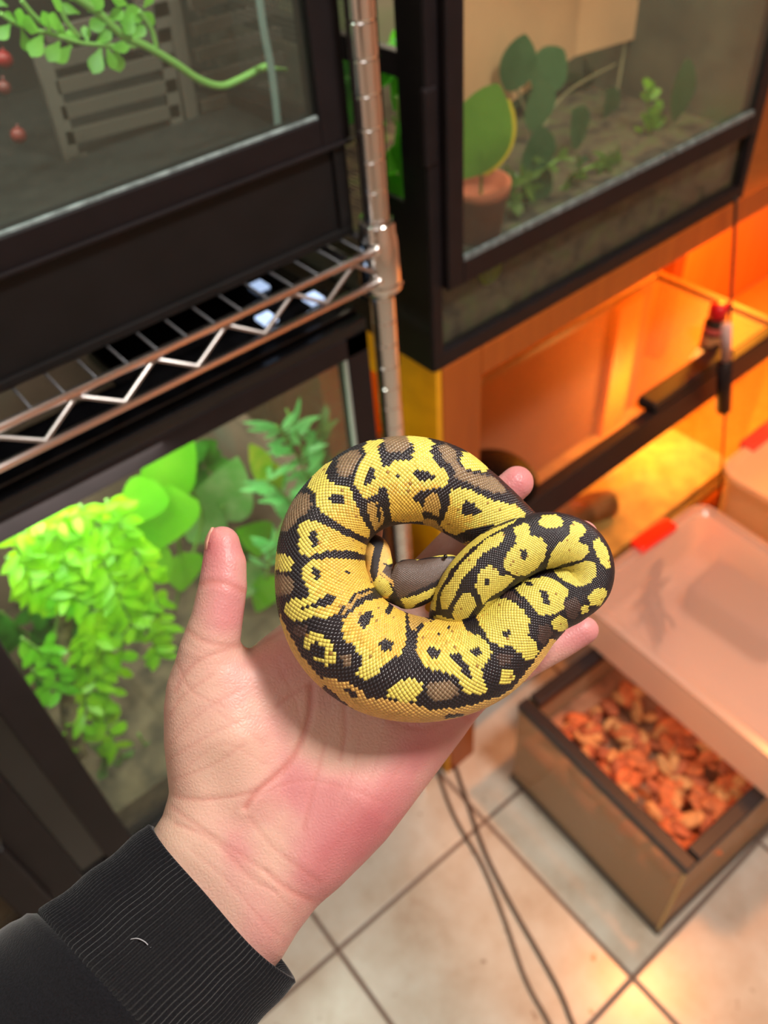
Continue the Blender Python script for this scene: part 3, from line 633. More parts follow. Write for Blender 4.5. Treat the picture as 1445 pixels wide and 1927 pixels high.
# ---- small glass tank on the floor with bark, tub on top of it
RZ = math.radians(-3.3)
OX, OY = .532, .122
Q = Matrix.Translation((OX, OY, 0)) @ Matrix.Rotation(RZ, 4, 'Z')
def qb(m, a, b): m.box(a, b, Q); return m
t = thing('glass_tank', 'small open glass tank with black rim on the floor tiles filled with bark', 'tank', (OX, OY, 0), rz=RZ)
LX, LY, LZ = .54, .330, .25
m = MB(); qb(m, (0, 0, .232), (.021, LY, LZ)); qb(m, (LX - .026, 0, .232), (LX, LY, LZ)); qb(m, (.026, 0, .232), (LX - .026, .022, LZ)); qb(m, (.026, LY - .022, .232), (LX - .026, LY, LZ)); m.build('top_rim', plain('black_rim', (24, 20, 26), .4, var=.08), t, bevel=.002)
m = MB(); qb(m, (-.002, -.002, 0), (.012, LY + .002, .014)); qb(m, (LX - .012, -.002, 0), (LX + .002, LY + .002, .014)); qb(m, (.012, -.002, 0), (LX - .012, .012, .014)); qb(m, (.012, LY - .012, 0), (LX - .012, LY + .002, .014)); m.build('bottom_rim', plain('grey_rim', (70, 58, 52), .5, var=.2), t, bevel=.002)
m = MB(); qb(m, (.002, .002, .01), (.006, LY - .002, .235)); qb(m, (.006, .002, .01), (LX - .006, .006, .235)); qb(m, (.006, LY - .006, .01), (LX - .006, LY - .002, .235)); qb(m, (LX - .006, .002, .01), (LX - .002, LY - .002, .235)); m.build('glass_panes', glass('tank_glass', tint=(240, 225, 205), haze=.40, hazecol=(222, 188, 152), gloss=.04, dust=.08), t)
m = MB(); qb(m, (.0005, .0, .014), (.003, .004, .235)); m.build('corner_seam', frosted('silicone', (240, 215, 160), .8), t)
m = MB(); qb(m, (.007, .007, .012), (LX - .007, LY - .007, .135)); tag(m.build('soil', plain('grey_brown_soil', (160, 112, 84), .95, var=.35, scale=16, bump=.6)), 'grey brown soil layer under the bark in the small floor tank', 'soil', None, 'stuff')
BK = [plain('bark_chip_%s' % s, c, .8, var=.2, scale=60, bump=.4) for s, c in (('red', (214, 112, 62)), ('tan', (228, 150, 92)), ('brown', (176, 92, 56)))]
protos = []
rg = random.Random(5)
for k in range(6):
    m = MB(); m.blob((0, 0, 0), (rg.uniform(.016, .025), rg.uniform(.009, .014), rg.uniform(.005, .008)), n=9, m=6, jit=.18, rng=rg); protos.append(m)
pmesh = []
for k in range(190):
    kk = k % 6
    if k < 6:
        o = protos[k].build('bark_chip', BK[k % 3]); pmesh.append(o)
    else:
        o = pmesh[kk].copy(); COL.objects.link(o)
    lx = .016 + rg.random() * .20; ly = .02 + rg.random() * .265; lz = .145 + rg.random() * .022 + (.012 if ly < .14 else 0)
    o.location = Q @ Vector((lx + .004, ly, lz)); o.rotation_euler = (rg.uniform(-.6, .6), rg.uniform(-.6, .6), rg.uniform(0, 6.28)); o.scale = [rg.uniform(.8, 1.25)] * 3
    cn = ('red brown', 'pale tan', 'dark brown')[kk % 3]
    tag(o, cn + ' bark chip in the small open floor tank', 'bark chip', cn + ' bark chips in the floor tank')

def tub(name, label, x0, x1, y0_, y1_, z0, z1, fl, mat, lidmat, handle, hx, Qm, lid_over=.006, rad=.035):
    t = thing(name, label, 'tub', tuple(Qm @ Vector(((x0 + x1) / 2, (y0_ + y1_) / 2, z0))))
    def ring(xa, xb, ya, yb, z, r, n=7):
        P = []
        for (cx, cy, a0_) in ((xb - r, yb - r, 0), (xa + r, yb - r, 90), (xa + r, ya + r, 180), (xb - r, ya + r, 270)):
            for i in range(n): a = math.radians(a0_ + 90 * i / (n - 1)); P.append(Qm @ Vector((cx + r * math.cos(a), cy + r * math.sin(a), z)))
        return P
    def loft(m, rings, cap0=True, cap1=True):
        n = len(rings[0]); base = [p for r_ in rings for p in r_]; fs = []
        for i in range(len(rings) - 1):
            for j in range(n): fs.append((i * n + j, i * n + (j + 1) % n, (i + 1) * n + (j + 1) % n, (i + 1) * n + j))
        if cap0: fs.append(tuple(range(n - 1, -1, -1)))
        if cap1: fs.append(tuple((len(rings) - 1) * n + j for j in range(n)))
        m.add(base, fs, False)
    m = MB(); loft(m, [ring(x0, x1, y0_, y1_, z0, rad), ring(x0 - fl, x1 + fl, y0_ - fl, y1_ + fl, z1 - .012, rad)], True, False)
    body = m.build('tub_body', mat, t); sm = body.modifiers.new('solid', 'SOLIDIFY'); sm.thickness = .0018
    m = MB(); e = fl + lid_over
    loft(m, [ring(x0 - e, x1 + e, y0_ - e, y1_ + e, z1 - .012, rad + .004), ring(x0 - e, x1 + e, y0_ - e, y1_ + e, z1 - .002, rad + .004), ring(x0 - e + .012, x1 + e - .012, y0_ - e + .012, y1_ + e - .012, z1, rad), ring(x0 - e + .018, x1 + e - .018, y0_ - e + .018, y1_ + e - .018, z1 - .005, rad)], False, True)
    m.build('lid', lidmat, t)
    m = MB(); m.box((hx[0], y1_ + e - .018, z1 - .014), (hx[1], y1_ + e + .010, z1 + .006), Qm); m.build('clip_handle', handle, t, bevel=.004)
    return t
TUBM = frosted('frosted_tub_plastic', (246, 226, 214), .50); LIDM = frosted('frosted_lid_plastic', (246, 226, 218), .42, .2)
RED = plain('red_clip_plastic', (236, 40, 8), .35)
tub('storage_tub', 'frosted plastic tub with a red clip resting across the small bark tank', .168, .455, -.022, .365, .2515, .362, .010, TUBM, LIDM, RED, (.30, .388), Q, .006, .024)
Q2 = Matrix.Translation((1.085, 0, 0))
tub('storage_tub', 'tall cream plastic tub with a red clip at the right edge of the photo', 0, .42, .05, .462, .0, .405, .016, frosted('cream_tub_plastic', (246, 216, 160), .9), frosted('cream_lid_plastic', (248, 220, 176), .88, .25), plain('red_clip_faded', (228, 70, 50), .35), (.06, .24), Q2)
# inside the frosted tub
m = MB(); pth = smooth([at_z(1238, 1052, .285), at_z(1232, 1090, .285), at_z(1226, 1125, .283), at_z(1240, 1170, .280), at_z(1243, 1215, .278)], 6)
n_ = len(pth); m.tube(pth, [.010 if i < 6 else .009 if i < 9 else max(.0018, .016 - abs(i - 13) * .0015) if i < 18 else max(.0015, .010 - (i - 18) * .0016) for i in range(n_)], 12)
for a, b2 in (((1228, 1110), (1195, 1140)), ((1232, 1145), (1205, 1165)), ((1240, 1150), (1268, 1182)), ((1236, 1108), (1256, 1090))): m.tube(smooth([at_z(*a, .284), at_z((a[0] + b2[0]) / 2 + 4, (a[1] + b2[1]) / 2 - 5, .284), at_z(*b2, .277)]), .0035, 7)
tag(m.build('lizard', plain('grey_lizard', (82, 70, 66), .6)), 'dark grey lizard shape seen through the lid of the frosted tub', 'lizard')
m = MB(); p0 = np.array(at_z(1400, 1150, .285)); m.box(tuple(p0 + (-.05, -.075, -.028)), tuple(p0 + (.045, .085, .035))); tag(m.build('hide_box', plain('grey_hide', (82, 76, 82), .7), bevel=.012), 'grey hide box inside the frosted tub near the right edge', 'hide')

# ---- cables on the floor
def cab(name, label, pts, col, r, plug=None):
    P = smooth([(*at_z(u, v_, r + .0005)[:2], r + .0005) for u, v_ in pts], 6)
    t = thing(name, label, 'cable', tuple(P[0])); m = MB(); m.tube(P, r, 8); m.build('cord', plain(name + '_cord', col, .4), t)
    if plug:
        m = MB(); m.tube([at_z(*plug[0], .012), at_z(*plug[1], .012)], .010, 12); m.build('plug', MT['black'], t)
cab('power_cable', 'left of the two grey brown cables running over the floor tiles', [(800, 1340), (821, 1440), (854, 1534), (907, 1627), (948, 1727), (988, 1841), (1034, 1927), (1060, 1990)], (92, 74, 62), .0034)
cab('power_cable', 'right of the two floor cables with a black plug beside the hand', [(835, 1330), (851, 1420), (881, 1514), (914, 1607), (961, 1701), (1014, 1794), (1054, 1868), (1078, 1927), (1110, 1990)], (78, 60, 50), .0036, ((838, 1365), (852, 1422)))
# ------------------------------------------------------------------ ball python: path of the body, then one raised scale per cell
SN = np.array([  # along the body, tail first: u, v on the photo frame, distance from the camera, radius (all metres after scaling)
 (1085,1085,.2965,20,1),(1050,1058,.293,34,1),(1005,1030,.288,50,1),(962,1004,.285,60,1),(918,972,.2815,68,1),(878,943,.279,73,1),(830,914,.276,79,1),(765,903,.273,82,1),(700,915,.272,82,1),(648,950,.2715,80,1),
 (614,998,.271,81,1),(603,1062,.270,84,1),(614,1130,.269,92,1),(647,1192,.2683,99,1),(705,1238,.268,101,1),(776,1258,.2675,98,1),(846,1256,.2675,92,1),(905,1238,.2675,84,1),(950,1205,.267,76,1),
 (990,1163,.2665,69,1),(1030,1133,.266,62,1),(1068,1118,.2655,56,1),(1099,1098,.265,50,1),(1107,1065,.2643,47,1),(1090,1034,.264,49,1),(1055,1018,.2635,52,1),(1010,1020,.263,54,1),(950,1045,.263,57,1),(898,1086,.2645,55,1),(864,1132,.270,50,1),
 (848,1175,.280,42,1),(835,1212,.291,32,1),(790,1232,.296,26,1),(730,1196,.2965,24,1),(675,1130,.296,24,1),(664,1068,.293,25,1),(680,1036,.286,26,1),(704,1033,.279,26,1),(713,1058,.2745,25,1),(715,1084,.273,26,1),(731,1099,.2725,31,.95),
 (754,1101,.272,46,.72),(775,1098,.2715,47,.68),(797,1091,.2712,42,.66),(818,1079,.2712,34,.66),(836,1067,.2715,25,.66),(849,1059,.272,18,.66),(857,1054,.2725,11,.66),(861,1051.5,.2728,5,.6)], float)

def catmull(P, n):
    out = []; K = len(P)
    for i in range(K - 1):
        p0, p1, p2, p3 = P[max(i - 1, 0)], P[i], P[i + 1], P[min(i + 2, K - 1)]
        for j in range(n):
            t = j / n; out.append(.5 * (2 * p1 + (p2 - p0) * t + (2 * p0 - 5 * p1 + 4 * p2 - p3) * t ** 2 + (3 * p1 - p0 - 3 * p2 + p3) * t ** 3))
    out.append(P[-1]); return np.array(out)

def snake_path():
    S = SN.copy(); z = S[:, 2]
    C = np.stack([(S[:, 0] - CX) / F * z, (S[:, 1] - CY) / F * z, z, S[:, 3] / F * z, S[:, 4]], 1)
    D = catmull(C, 24)
    seg = np.linalg.norm(np.diff(D[:, :3], axis=0), axis=1); s = np.concatenate([[0], np.cumsum(seg)])
    return D, s

NJ = 114                     # scale rows round the body (half the lattice columns)
LS = .00124                 # scale pitch along the body
SD, SS = snake_path()
SLEN = SS[-1]
# twist free frames, started facing the viewer
NF = 1600
sf = np.linspace(0, SLEN, NF)
PF = np.stack([np.interp(sf, SS, SD[:, k]) for k in range(5)], 1)
TF = np.gradient(PF[:, :3], axis=0); TF /= np.linalg.norm(TF, axis=1)[:, None]
UF = np.zeros((NF, 3)); u_ = np.array([0, 0, -1.0])
for i in range(NF):
    t_ = TF[i]; u_ = u_ - t_ * (u_ @ t_)
    v_ = np.array([0, 0, -1.0]) - t_ * (-t_[2]); w_ = .06 * max(0, 1 - abs(t_[2]) * 1.3)   # slowly roll back towards the viewer
    u_ = u_ / np.linalg.norm(u_) + w_ * v_; u_ /= np.linalg.norm(u_); UF[i] = u_
BF = np.cross(TF, UF)
KF = np.gradient(TF, axis=0) / (SLEN / (NF - 1))          # curvature vector
KN = np.linalg.norm(KF, axis=1)
ker = np.hanning(25); ker /= ker.sum()
KF = np.stack([np.convolve(KF[:, k], ker, 'same') for k in range(3)], 1); KN = np.linalg.norm(KF, axis=1) + 1e-9

def snake_surf(s, th, h=0.0):
    """camera-frame point and normal on the body at length s, angle th, raised by h"""
    s = np.clip(np.asarray(s, float), 0, SLEN); x = s / SLEN * (NF - 1); i = np.clip(x.astype(int), 0, NF - 2); f = (x - i)[..., None]
    g = lambda A: A[i] * (1 - f) + A[i + 1] * f
    C = g(PF); U = g(UF); B = g(BF); K = g(KF); kn = np.linalg.norm(K, axis=-1) + 1e-9
    r = C[..., 3] ; fl = C[..., 4]
    n = U * (np.cos(th) * 1.0)[..., None] + B * np.sin(th)[..., None]
    off = U * (np.cos(th) * r * fl)[..., None] + B * (np.sin(th) * r)[..., None]
    kh = K / kn[..., None]; Rc = 1 / kn; comp = (off * kh).sum(-1); lim = Rc * .80
    body = np.clip((C[..., 3] - .0078) / .001, 0, 1)
    over = np.maximum(comp - lim, 0); newc = np.where(comp > lim, lim + (Rc * .97 - lim) * (1 - np.exp(-over / (Rc * .17 + 1e-9))), comp)
    off = off + kh * (newc - comp)[..., None]
    return C[..., :3] + off + n * np.asarray(h)[..., None], n

def lattice():
    """rows of scales: the pitch along the body follows the girth"""
    rows = [0.0]
    while rows[-1] < SLEN - .0006:
        r = np.interp(rows[-1], SS, SD[:, 3]); rows.append(rows[-1] + LS * min(1.08, max(.30, r / .0148)))
    rows = np.array(rows); ds = np.diff(rows); ni = len(ds)
    I, J = np.meshgrid(np.arange(ni), np.arange(NJ), indexing='ij')
    s = rows[I] + (.5 + .5 * (J % 2)) * ds[I]; th = (J + .5) / NJ * 2 * np.pi
    return ni, s, th, ds[I]
# scale colours along the body as run lengths: count, colour, count, colour ...
PATTERN = [
    40, 0, 1, 1, 32, 6, 25, 1, 56, 0, 1, 1, 32, 6, 26, 1, 55, 0, 1, 1, 32, 6, 26, 1, 55, 0, 1, 1, 32, 6, 25, 1, 56, 0, 1, 1, 32, 6, 25, 1, 56, 0, 1, 1, 32, 6, 25, 1,
    56, 0, 1, 1, 32, 6, 25, 1, 56, 0, 1, 1, 32, 6, 25, 1, 56, 0, 1, 1, 32, 6, 25, 1, 56, 0, 1, 1, 32, 6, 25, 1, 56, 0, 1, 1, 32, 6, 25, 1, 56, 0, 1, 1, 32, 6, 25, 1,
    56, 0, 1, 1, 32, 6, 25, 1, 57, 0, 32, 6, 25, 1, 57, 0, 32, 6, 25, 1, 57, 0, 32, 6, 25, 1, 57, 0, 32, 6, 25, 1, 57, 0, 32, 6, 24, 1, 58, 0, 32, 6, 23, 1, 59, 0, 32, 6,
    23, 1, 59, 0, 32, 6, 23, 1, 59, 0, 32, 6, 23, 1, 59, 0, 32, 6, 23, 1, 59, 0, 32, 6, 23, 1, 59, 0, 32, 6, 23, 1, 59, 0, 32, 6, 23, 1, 59, 0, 32, 6, 23, 1, 59, 0, 32, 6,
    23, 1, 18, 0, 3, 1, 38, 0, 32, 6, 23, 1, 18, 0, 3, 1, 38, 0, 32, 6, 23, 1, 16, 0, 5, 1, 38, 0, 32, 6, 23, 1, 15, 0, 6, 1, 38, 0, 32, 6, 23, 1, 13, 0, 8, 1, 38, 0,
    32, 6, 9, 1, 4, 2, 10, 1, 13, 0, 8, 1, 38, 0, 32, 6, 8, 1, 8, 2, 4, 1, 5, 2, 11, 0, 8, 1, 38, 0, 32, 6, 7, 1, 20, 2, 9, 0, 8, 1, 38, 0, 32, 6, 27, 2, 9, 0,
    8, 1, 38, 0, 32, 6, 27, 2, 9, 0, 8, 1, 38, 0, 32, 6, 27, 2, 9, 0, 8, 1, 38, 0, 32, 6, 27, 2, 10, 0, 7, 1, 38, 0, 32, 6, 27, 2, 10, 0, 7, 1, 38, 0, 32, 6, 27, 2,
    10, 0, 11, 1, 34, 0, 32, 6, 27, 2, 10, 0, 11, 1, 34, 0, 32, 6, 27, 2, 10, 0, 11, 1, 34, 0, 32, 6, 27, 2, 11, 0, 10, 1, 34, 0, 32, 6, 27, 2, 11, 0, 10, 1, 34, 0, 32, 6,
    27, 2, 11, 0, 10, 1, 34, 0, 32, 6, 27, 2, 11, 0, 10, 1, 34, 0, 32, 6, 26, 2, 12, 0, 10, 1, 34, 0, 32, 6, 26, 2, 12, 0, 10, 1, 34, 0, 32, 6, 26, 2, 12, 0, 11, 1, 33, 0,
    32, 6, 26, 2, 12, 0, 11, 1, 33, 0, 32, 6, 26, 2, 12, 0, 11, 1, 33, 0, 32, 6, 26, 2, 12, 0, 12, 1, 32, 0, 32, 6, 26, 2, 12, 0, 12, 1, 32, 0, 32, 6, 26, 2, 12, 0, 12, 1,
    32, 0, 32, 6, 25, 2, 12, 0, 13, 1, 32, 0, 32, 6, 25, 2, 12, 0, 13, 1, 32, 0, 32, 6, 25, 2, 12, 0, 17, 1, 28, 0, 32, 6, 25, 2, 12, 0, 17, 1, 28, 0, 32, 6, 24, 2, 13, 0,
    17, 1, 28, 0, 32, 6, 23, 2, 14, 0, 17, 1, 28, 0, 32, 6, 23, 2, 13, 0, 18, 1, 28, 0, 32, 6, 23, 2, 13, 0, 18, 1, 28, 0, 32, 6, 23, 2, 13, 0, 16, 1, 30, 0, 32, 6, 23, 2,
    13, 0, 15, 1, 31, 0, 32, 6, 21, 2, 15, 0, 14, 1, 32, 0, 32, 6, 20, 2, 18, 0, 12, 1, 6, 0, 1, 3, 25, 0, 32, 6, 19, 0, 1, 2, 1, 0, 1, 2, 14, 0, 13, 1, 5, 0, 5, 3,
    23, 0, 32, 6, 34, 0, 1, 1, 1, 2, 12, 1, 5, 0, 6, 3, 23, 0, 32, 6, 32, 0, 2, 1, 1, 2, 12, 1, 5, 0, 7, 3, 23, 0, 32, 6, 30, 0, 1, 2, 16, 1, 3, 0, 10, 3, 22, 0,
    32, 6, 26, 0, 1, 2, 1, 0, 2, 2, 7, 1, 1, 2, 8, 1, 4, 0, 10, 3, 22, 0, 32, 6, 20, 0, 7, 2, 1, 1, 2, 2, 2, 1, 1, 2, 1, 1, 1, 2, 3, 1, 2, 0, 6, 1, 4, 0,
    9, 3, 23, 0, 32, 6, 20, 0, 10, 2, 2, 1, 3, 2, 1, 1, 4, 0, 6, 1, 3, 0, 9, 3, 24, 0, 32, 6, 19, 0, 17, 2, 4, 0, 6, 1, 2, 0, 8, 3, 6, 0, 20, 1, 32, 6, 17, 4,
    2, 0, 14, 2, 1, 1, 7, 0, 4, 1, 3, 0, 8, 3, 2, 0, 24, 1, 32, 6, 19, 4, 1, 0, 14, 2, 6, 0, 5, 1, 3, 0, 6, 3, 2, 0, 26, 1, 32, 6, 20, 4, 1, 0, 10, 2, 1, 1,
    1, 2, 2, 1, 5, 0, 5, 1, 2, 0, 7, 3, 2, 0, 26, 1, 32, 6, 21, 4, 12, 2, 1, 1, 2, 2, 1, 1, 1, 0, 1, 1, 1, 0, 4, 1, 3, 0, 5, 3, 2, 0, 28, 1, 32, 6, 21, 4,
    2, 0, 12, 2, 1, 1, 1, 2, 7, 1, 3, 0, 5, 3, 1, 0, 29, 1, 32, 6, 22, 4, 3, 0, 1, 2, 1, 0, 8, 2, 8, 1, 3, 0, 5, 3, 1, 0, 12, 1, 18, 0, 32, 6, 23, 4, 6, 0,
    5, 2, 8, 1, 4, 0, 6, 3, 1, 0, 5, 1, 1, 0, 1, 1, 1, 0, 1, 1, 20, 0, 32, 6, 23, 4, 10, 0, 1, 2, 1, 0, 2, 2, 4, 1, 5, 0, 7, 3, 29, 0, 32, 6, 24, 4, 13, 0,
    1, 2, 3, 1, 8, 0, 12, 3, 21, 0, 32, 6, 24, 4, 3, 0, 2, 4, 13, 0, 1, 1, 1, 0, 1, 1, 6, 0, 12, 3, 1, 0, 1, 3, 17, 0, 32, 6, 24, 4, 3, 0, 6, 4, 8, 0, 6, 1,
    4, 0, 11, 3, 20, 0, 32, 6, 18, 0, 6, 4, 3, 0, 8, 4, 5, 0, 8, 1, 5, 0, 1, 3, 1, 0, 5, 3, 22, 0, 32, 6, 19, 0, 5, 4, 4, 0, 9, 4, 3, 0, 1, 2, 8, 1, 11, 0,
    1, 1, 21, 0, 32, 6, 20, 0, 2, 4, 1, 2, 5, 0, 9, 4, 2, 0, 2, 2, 1, 1, 2, 0, 7, 1, 1, 0, 1, 1, 3, 0, 1, 1, 1, 0, 7, 1, 1, 0, 16, 1, 32, 6, 20, 0, 5, 2,
    3, 0, 8, 4, 2, 0, 2, 2, 2, 1, 3, 0, 37, 1, 32, 6, 20, 0, 7, 2, 1, 4, 1, 2, 1, 4, 1, 0, 1, 4, 1, 0, 1, 4, 4, 0, 1, 2, 2, 1, 4, 0, 37, 1, 32, 6, 19, 0,
    12, 2, 6, 0, 2, 2, 2, 1, 4, 0, 37, 1, 32, 6, 19, 0, 13, 2, 4, 0, 2, 2, 1, 1, 1, 2, 3, 1, 1, 0, 6, 1, 1, 0, 1, 1, 4, 0, 1, 3, 1, 0, 1, 3, 1, 1, 1, 3,
    1, 1, 1, 3, 1, 1, 1, 3, 1, 1, 16, 3, 32, 6, 18, 0, 15, 2, 1, 0, 5, 2, 2, 1, 1, 2, 7, 1, 5, 0, 28, 3, 32, 6, 18, 0, 19, 2, 1, 1, 2, 2, 9, 1, 4, 0, 29, 3,
    32, 6, 18, 0, 17, 2, 1, 1, 1, 2, 1, 1, 2, 2, 2, 1, 1, 0, 6, 1, 4, 0, 29, 3, 32, 6, 19, 0, 16, 2, 1, 1, 1, 2, 11, 1, 5, 0, 11, 3, 1, 0, 1, 3, 1, 0, 15, 3,
    32, 6, 19, 0, 21, 2, 2, 1, 1, 2, 4, 1, 13, 0, 5, 1, 17, 0, 32, 6, 20, 0, 20, 2, 2, 1, 1, 2, 4, 1, 1, 0, 1, 1, 1, 0, 1, 1, 1, 0, 1, 1, 1, 0, 1, 1, 1, 0,
    9, 1, 17, 0, 32, 6, 21, 0, 13, 2, 1, 1, 2, 2, 2, 1, 1, 2, 2, 1, 1, 2, 39, 1, 32, 6, 21, 0, 1, 2, 1, 0, 1, 2, 1, 0, 1, 2, 1, 0, 1, 2, 1, 0, 1, 2, 9, 0,
    1, 2, 6, 1, 1, 0, 15, 1, 20, 0, 32, 6, 39, 0, 1, 1, 1, 2, 2, 1, 5, 0, 6, 1, 28, 0, 32, 6, 38, 0, 1, 2, 3, 1, 4, 0, 6, 1, 2, 0, 7, 3, 21, 0, 32, 6, 28, 0,
    1, 4, 1, 0, 1, 4, 6, 0, 1, 1, 2, 2, 2, 1, 2, 0, 6, 1, 2, 0, 10, 3, 20, 0, 32, 6, 24, 0, 4, 4, 1, 0, 1, 4, 3, 0, 1, 4, 3, 0, 1, 2, 1, 1, 1, 2, 8, 1,
    2, 0, 12, 3, 20, 0, 32, 6, 22, 0, 4, 4, 4, 0, 5, 4, 2, 0, 3, 1, 1, 2, 5, 1, 3, 0, 13, 3, 20, 0, 32, 6, 21, 0, 3, 4, 2, 0, 1, 4, 1, 0, 7, 4, 2, 0, 1, 2,
    2, 1, 1, 2, 8, 0, 9, 3, 24, 0, 32, 6, 20, 0, 14, 4, 8, 0, 1, 1, 1, 0, 1, 1, 6, 0, 1, 3, 1, 0, 1, 3, 8, 0, 3, 1, 17, 0, 32, 6, 20, 0, 10, 4, 1, 0, 1, 4,
    9, 0, 1, 1, 1, 2, 4, 1, 13, 0, 22, 1, 32, 6, 19, 0, 7, 4, 1, 0, 1, 4, 10, 0, 1, 1, 1, 0, 2, 1, 1, 2, 6, 1, 1, 0, 1, 1, 5, 0, 1, 1, 1, 0, 24, 1, 32, 6,
    19, 0, 1, 4, 1, 0, 1, 4, 12, 0, 4, 2, 2, 1, 1, 2, 1, 1, 3, 0, 37, 1, 32, 6, 28, 0, 1, 2, 1, 0, 6, 2, 2, 1, 3, 2, 6, 0, 35, 1, 32, 6, 22, 0, 17, 2, 2, 1,
    1, 2, 1, 1, 4, 0, 17, 1, 18, 0, 32, 6, 20, 0, 19, 2, 1, 1, 1, 2, 1, 1, 1, 2, 19, 1, 20, 0, 32, 6, 19, 0, 18, 2, 2, 1, 2, 2, 11, 1, 30, 0, 32, 6, 19, 0, 1, 2,
    1, 0, 19, 2, 1, 1, 2, 2, 7, 1, 4, 0, 5, 3, 1, 0, 1, 3, 1, 0, 1, 3, 19, 0, 32, 6, 25, 0, 1, 2, 1, 0, 14, 2, 1, 1, 1, 0, 1, 1, 1, 0, 1, 1, 5, 0, 14, 3,
    4, 0, 13, 3, 32, 6, 33, 0, 1, 2, 1, 0, 1, 2, 1, 0, 1, 2, 1, 0, 1, 2, 11, 0, 31, 3, 32, 6, 51, 0, 31, 3, 32, 6, 41, 0, 1, 2, 5, 1, 1, 0, 1, 1, 4, 0, 29, 3,
    32, 6, 31, 2, 1, 0, 1, 2, 1, 0, 3, 2, 1, 1, 2, 2, 2, 1, 1, 2, 8, 1, 3, 0, 28, 3, 32, 6, 38, 2, 1, 1, 2, 2, 2, 1, 1, 2, 1, 0, 7, 1, 3, 0, 27, 3, 32, 6,
    38, 2, 2, 1, 1, 2, 2, 1, 3, 0, 6, 1, 5, 0, 25, 3, 32, 6, 38, 2, 2, 1, 1, 2, 1, 1, 4, 0, 4, 1, 32, 0, 32, 6, 38, 2, 2, 1, 1, 2, 1, 1, 2, 0, 6, 1, 32, 0,
    32, 6, 39, 2, 1, 1, 1, 2, 2, 1, 1, 0, 6, 1, 32, 0, 32, 6, 15, 0, 1, 2, 1, 0, 1, 2, 1, 0, 1, 2, 1, 0, 1, 2, 9, 0, 1, 2, 1, 0, 1, 2, 1, 0, 3, 2, 1, 1,
    3, 2, 7, 1, 33, 0, 32, 6, 39, 0, 2, 1, 2, 0, 1, 2, 2, 1, 1, 0, 1, 1, 8, 0, 1, 1, 1, 0, 1, 1, 1, 0, 1, 1, 1, 0, 1, 1, 1, 0, 18, 1, 32, 6, 42, 0, 1, 1,
    9, 0, 30, 1, 32, 6, 39, 2, 1, 0, 1, 2, 4, 1, 6, 0, 31, 1, 32, 6, 38, 2, 1, 1, 1, 2, 2, 1, 1, 0, 4, 1, 5, 0, 8, 1, 1, 0, 1, 1, 1, 0, 1, 1, 1, 0, 17, 1,
    32, 6, 40, 2, 1, 1, 2, 0, 4, 1, 9, 0, 1, 3, 1, 0, 1, 3, 1, 0, 1, 3, 1, 0, 1, 3, 1, 0, 18, 3, 32, 6, 40, 2, 2, 0, 1, 1, 1, 2, 3, 1, 5, 0, 30, 3, 32, 6,
    28, 2, 2, 0, 10, 2, 2, 0, 2, 1, 1, 2, 1, 1, 5, 0, 31, 3, 32, 6, 40, 2, 2, 1, 2, 2, 2, 1, 5, 0, 31, 3, 32, 6, 39, 2, 6, 1, 8, 0, 1, 3, 1, 0, 1, 3, 1, 0,
    1, 3, 1, 0, 1, 3, 1, 0, 1, 3, 20, 0, 32, 6, 43, 2, 2, 1, 5, 0, 1, 1, 1, 0, 1, 1, 29, 0, 32, 6, 39, 2, 1, 1, 1, 2, 16, 1, 25, 0, 32, 6, 15, 0, 23, 2, 1, 0,
    1, 1, 1, 2, 2, 0, 1, 1, 1, 0, 1, 1, 1, 0, 1, 1, 1, 0, 9, 1, 4, 0, 1, 6, 19, 0, 32, 6, 10, 0, 26, 2, 6, 0, 1, 1, 1, 0, 12, 1, 6, 0, 52, 6, 20, 2, 1, 0,
    1, 2, 1, 0, 1, 2, 1, 0, 1, 2, 1, 0, 1, 2, 1, 0, 8, 2, 4, 0, 3, 2, 8, 1, 1, 0, 1, 1, 6, 0, 54, 6, 20, 0, 1, 4, 1, 0, 1, 4, 1, 0, 1, 4, 1, 0, 3, 4,
    2, 0, 10, 2, 3, 1, 8, 0, 1, 5, 1, 0, 1, 5, 5, 0, 54, 6, 19, 0, 1, 4, 1, 0, 1, 4, 1, 0, 1, 4, 1, 0, 1, 4, 1, 0, 1, 4, 1, 0, 2, 4, 1, 0, 1, 4, 1, 2,
    1, 0, 4, 2, 3, 1, 7, 0, 7, 5, 3, 0, 55, 6, 31, 0, 4, 4, 2, 0, 1, 2, 1, 0, 1, 2, 8, 0, 1, 1, 1, 0, 1, 1, 1, 5, 1, 0, 1, 5, 4, 0, 56, 6, 24, 0, 3, 2,
    1, 0, 1, 2, 1, 0, 1, 2, 4, 0, 1, 4, 10, 0, 7, 1, 5, 0, 56, 6, 20, 0, 15, 2, 1, 0, 1, 2, 8, 0, 3, 1, 1, 0, 1, 1, 1, 0, 3, 1, 4, 0, 56, 6, 16, 0, 21, 2,
    7, 0, 4, 1, 10, 0, 56, 6, 28, 2, 1, 0, 1, 2, 1, 0, 6, 2, 1, 1, 1, 2, 5, 0, 3, 1, 5, 0, 1, 1, 4, 0, 57, 6, 26, 2, 7, 0, 6, 2, 6, 0, 4, 1, 1, 0, 2, 1,
    5, 0, 57, 6, 27, 2, 6, 0, 5, 2, 2, 1, 5, 0, 6, 1, 6, 0, 57, 6, 27, 2, 1, 0, 1, 2, 4, 0, 4, 2, 1, 1, 2, 2, 4, 0, 1, 3, 2, 0, 1, 1, 9, 0, 57, 6, 38, 2,
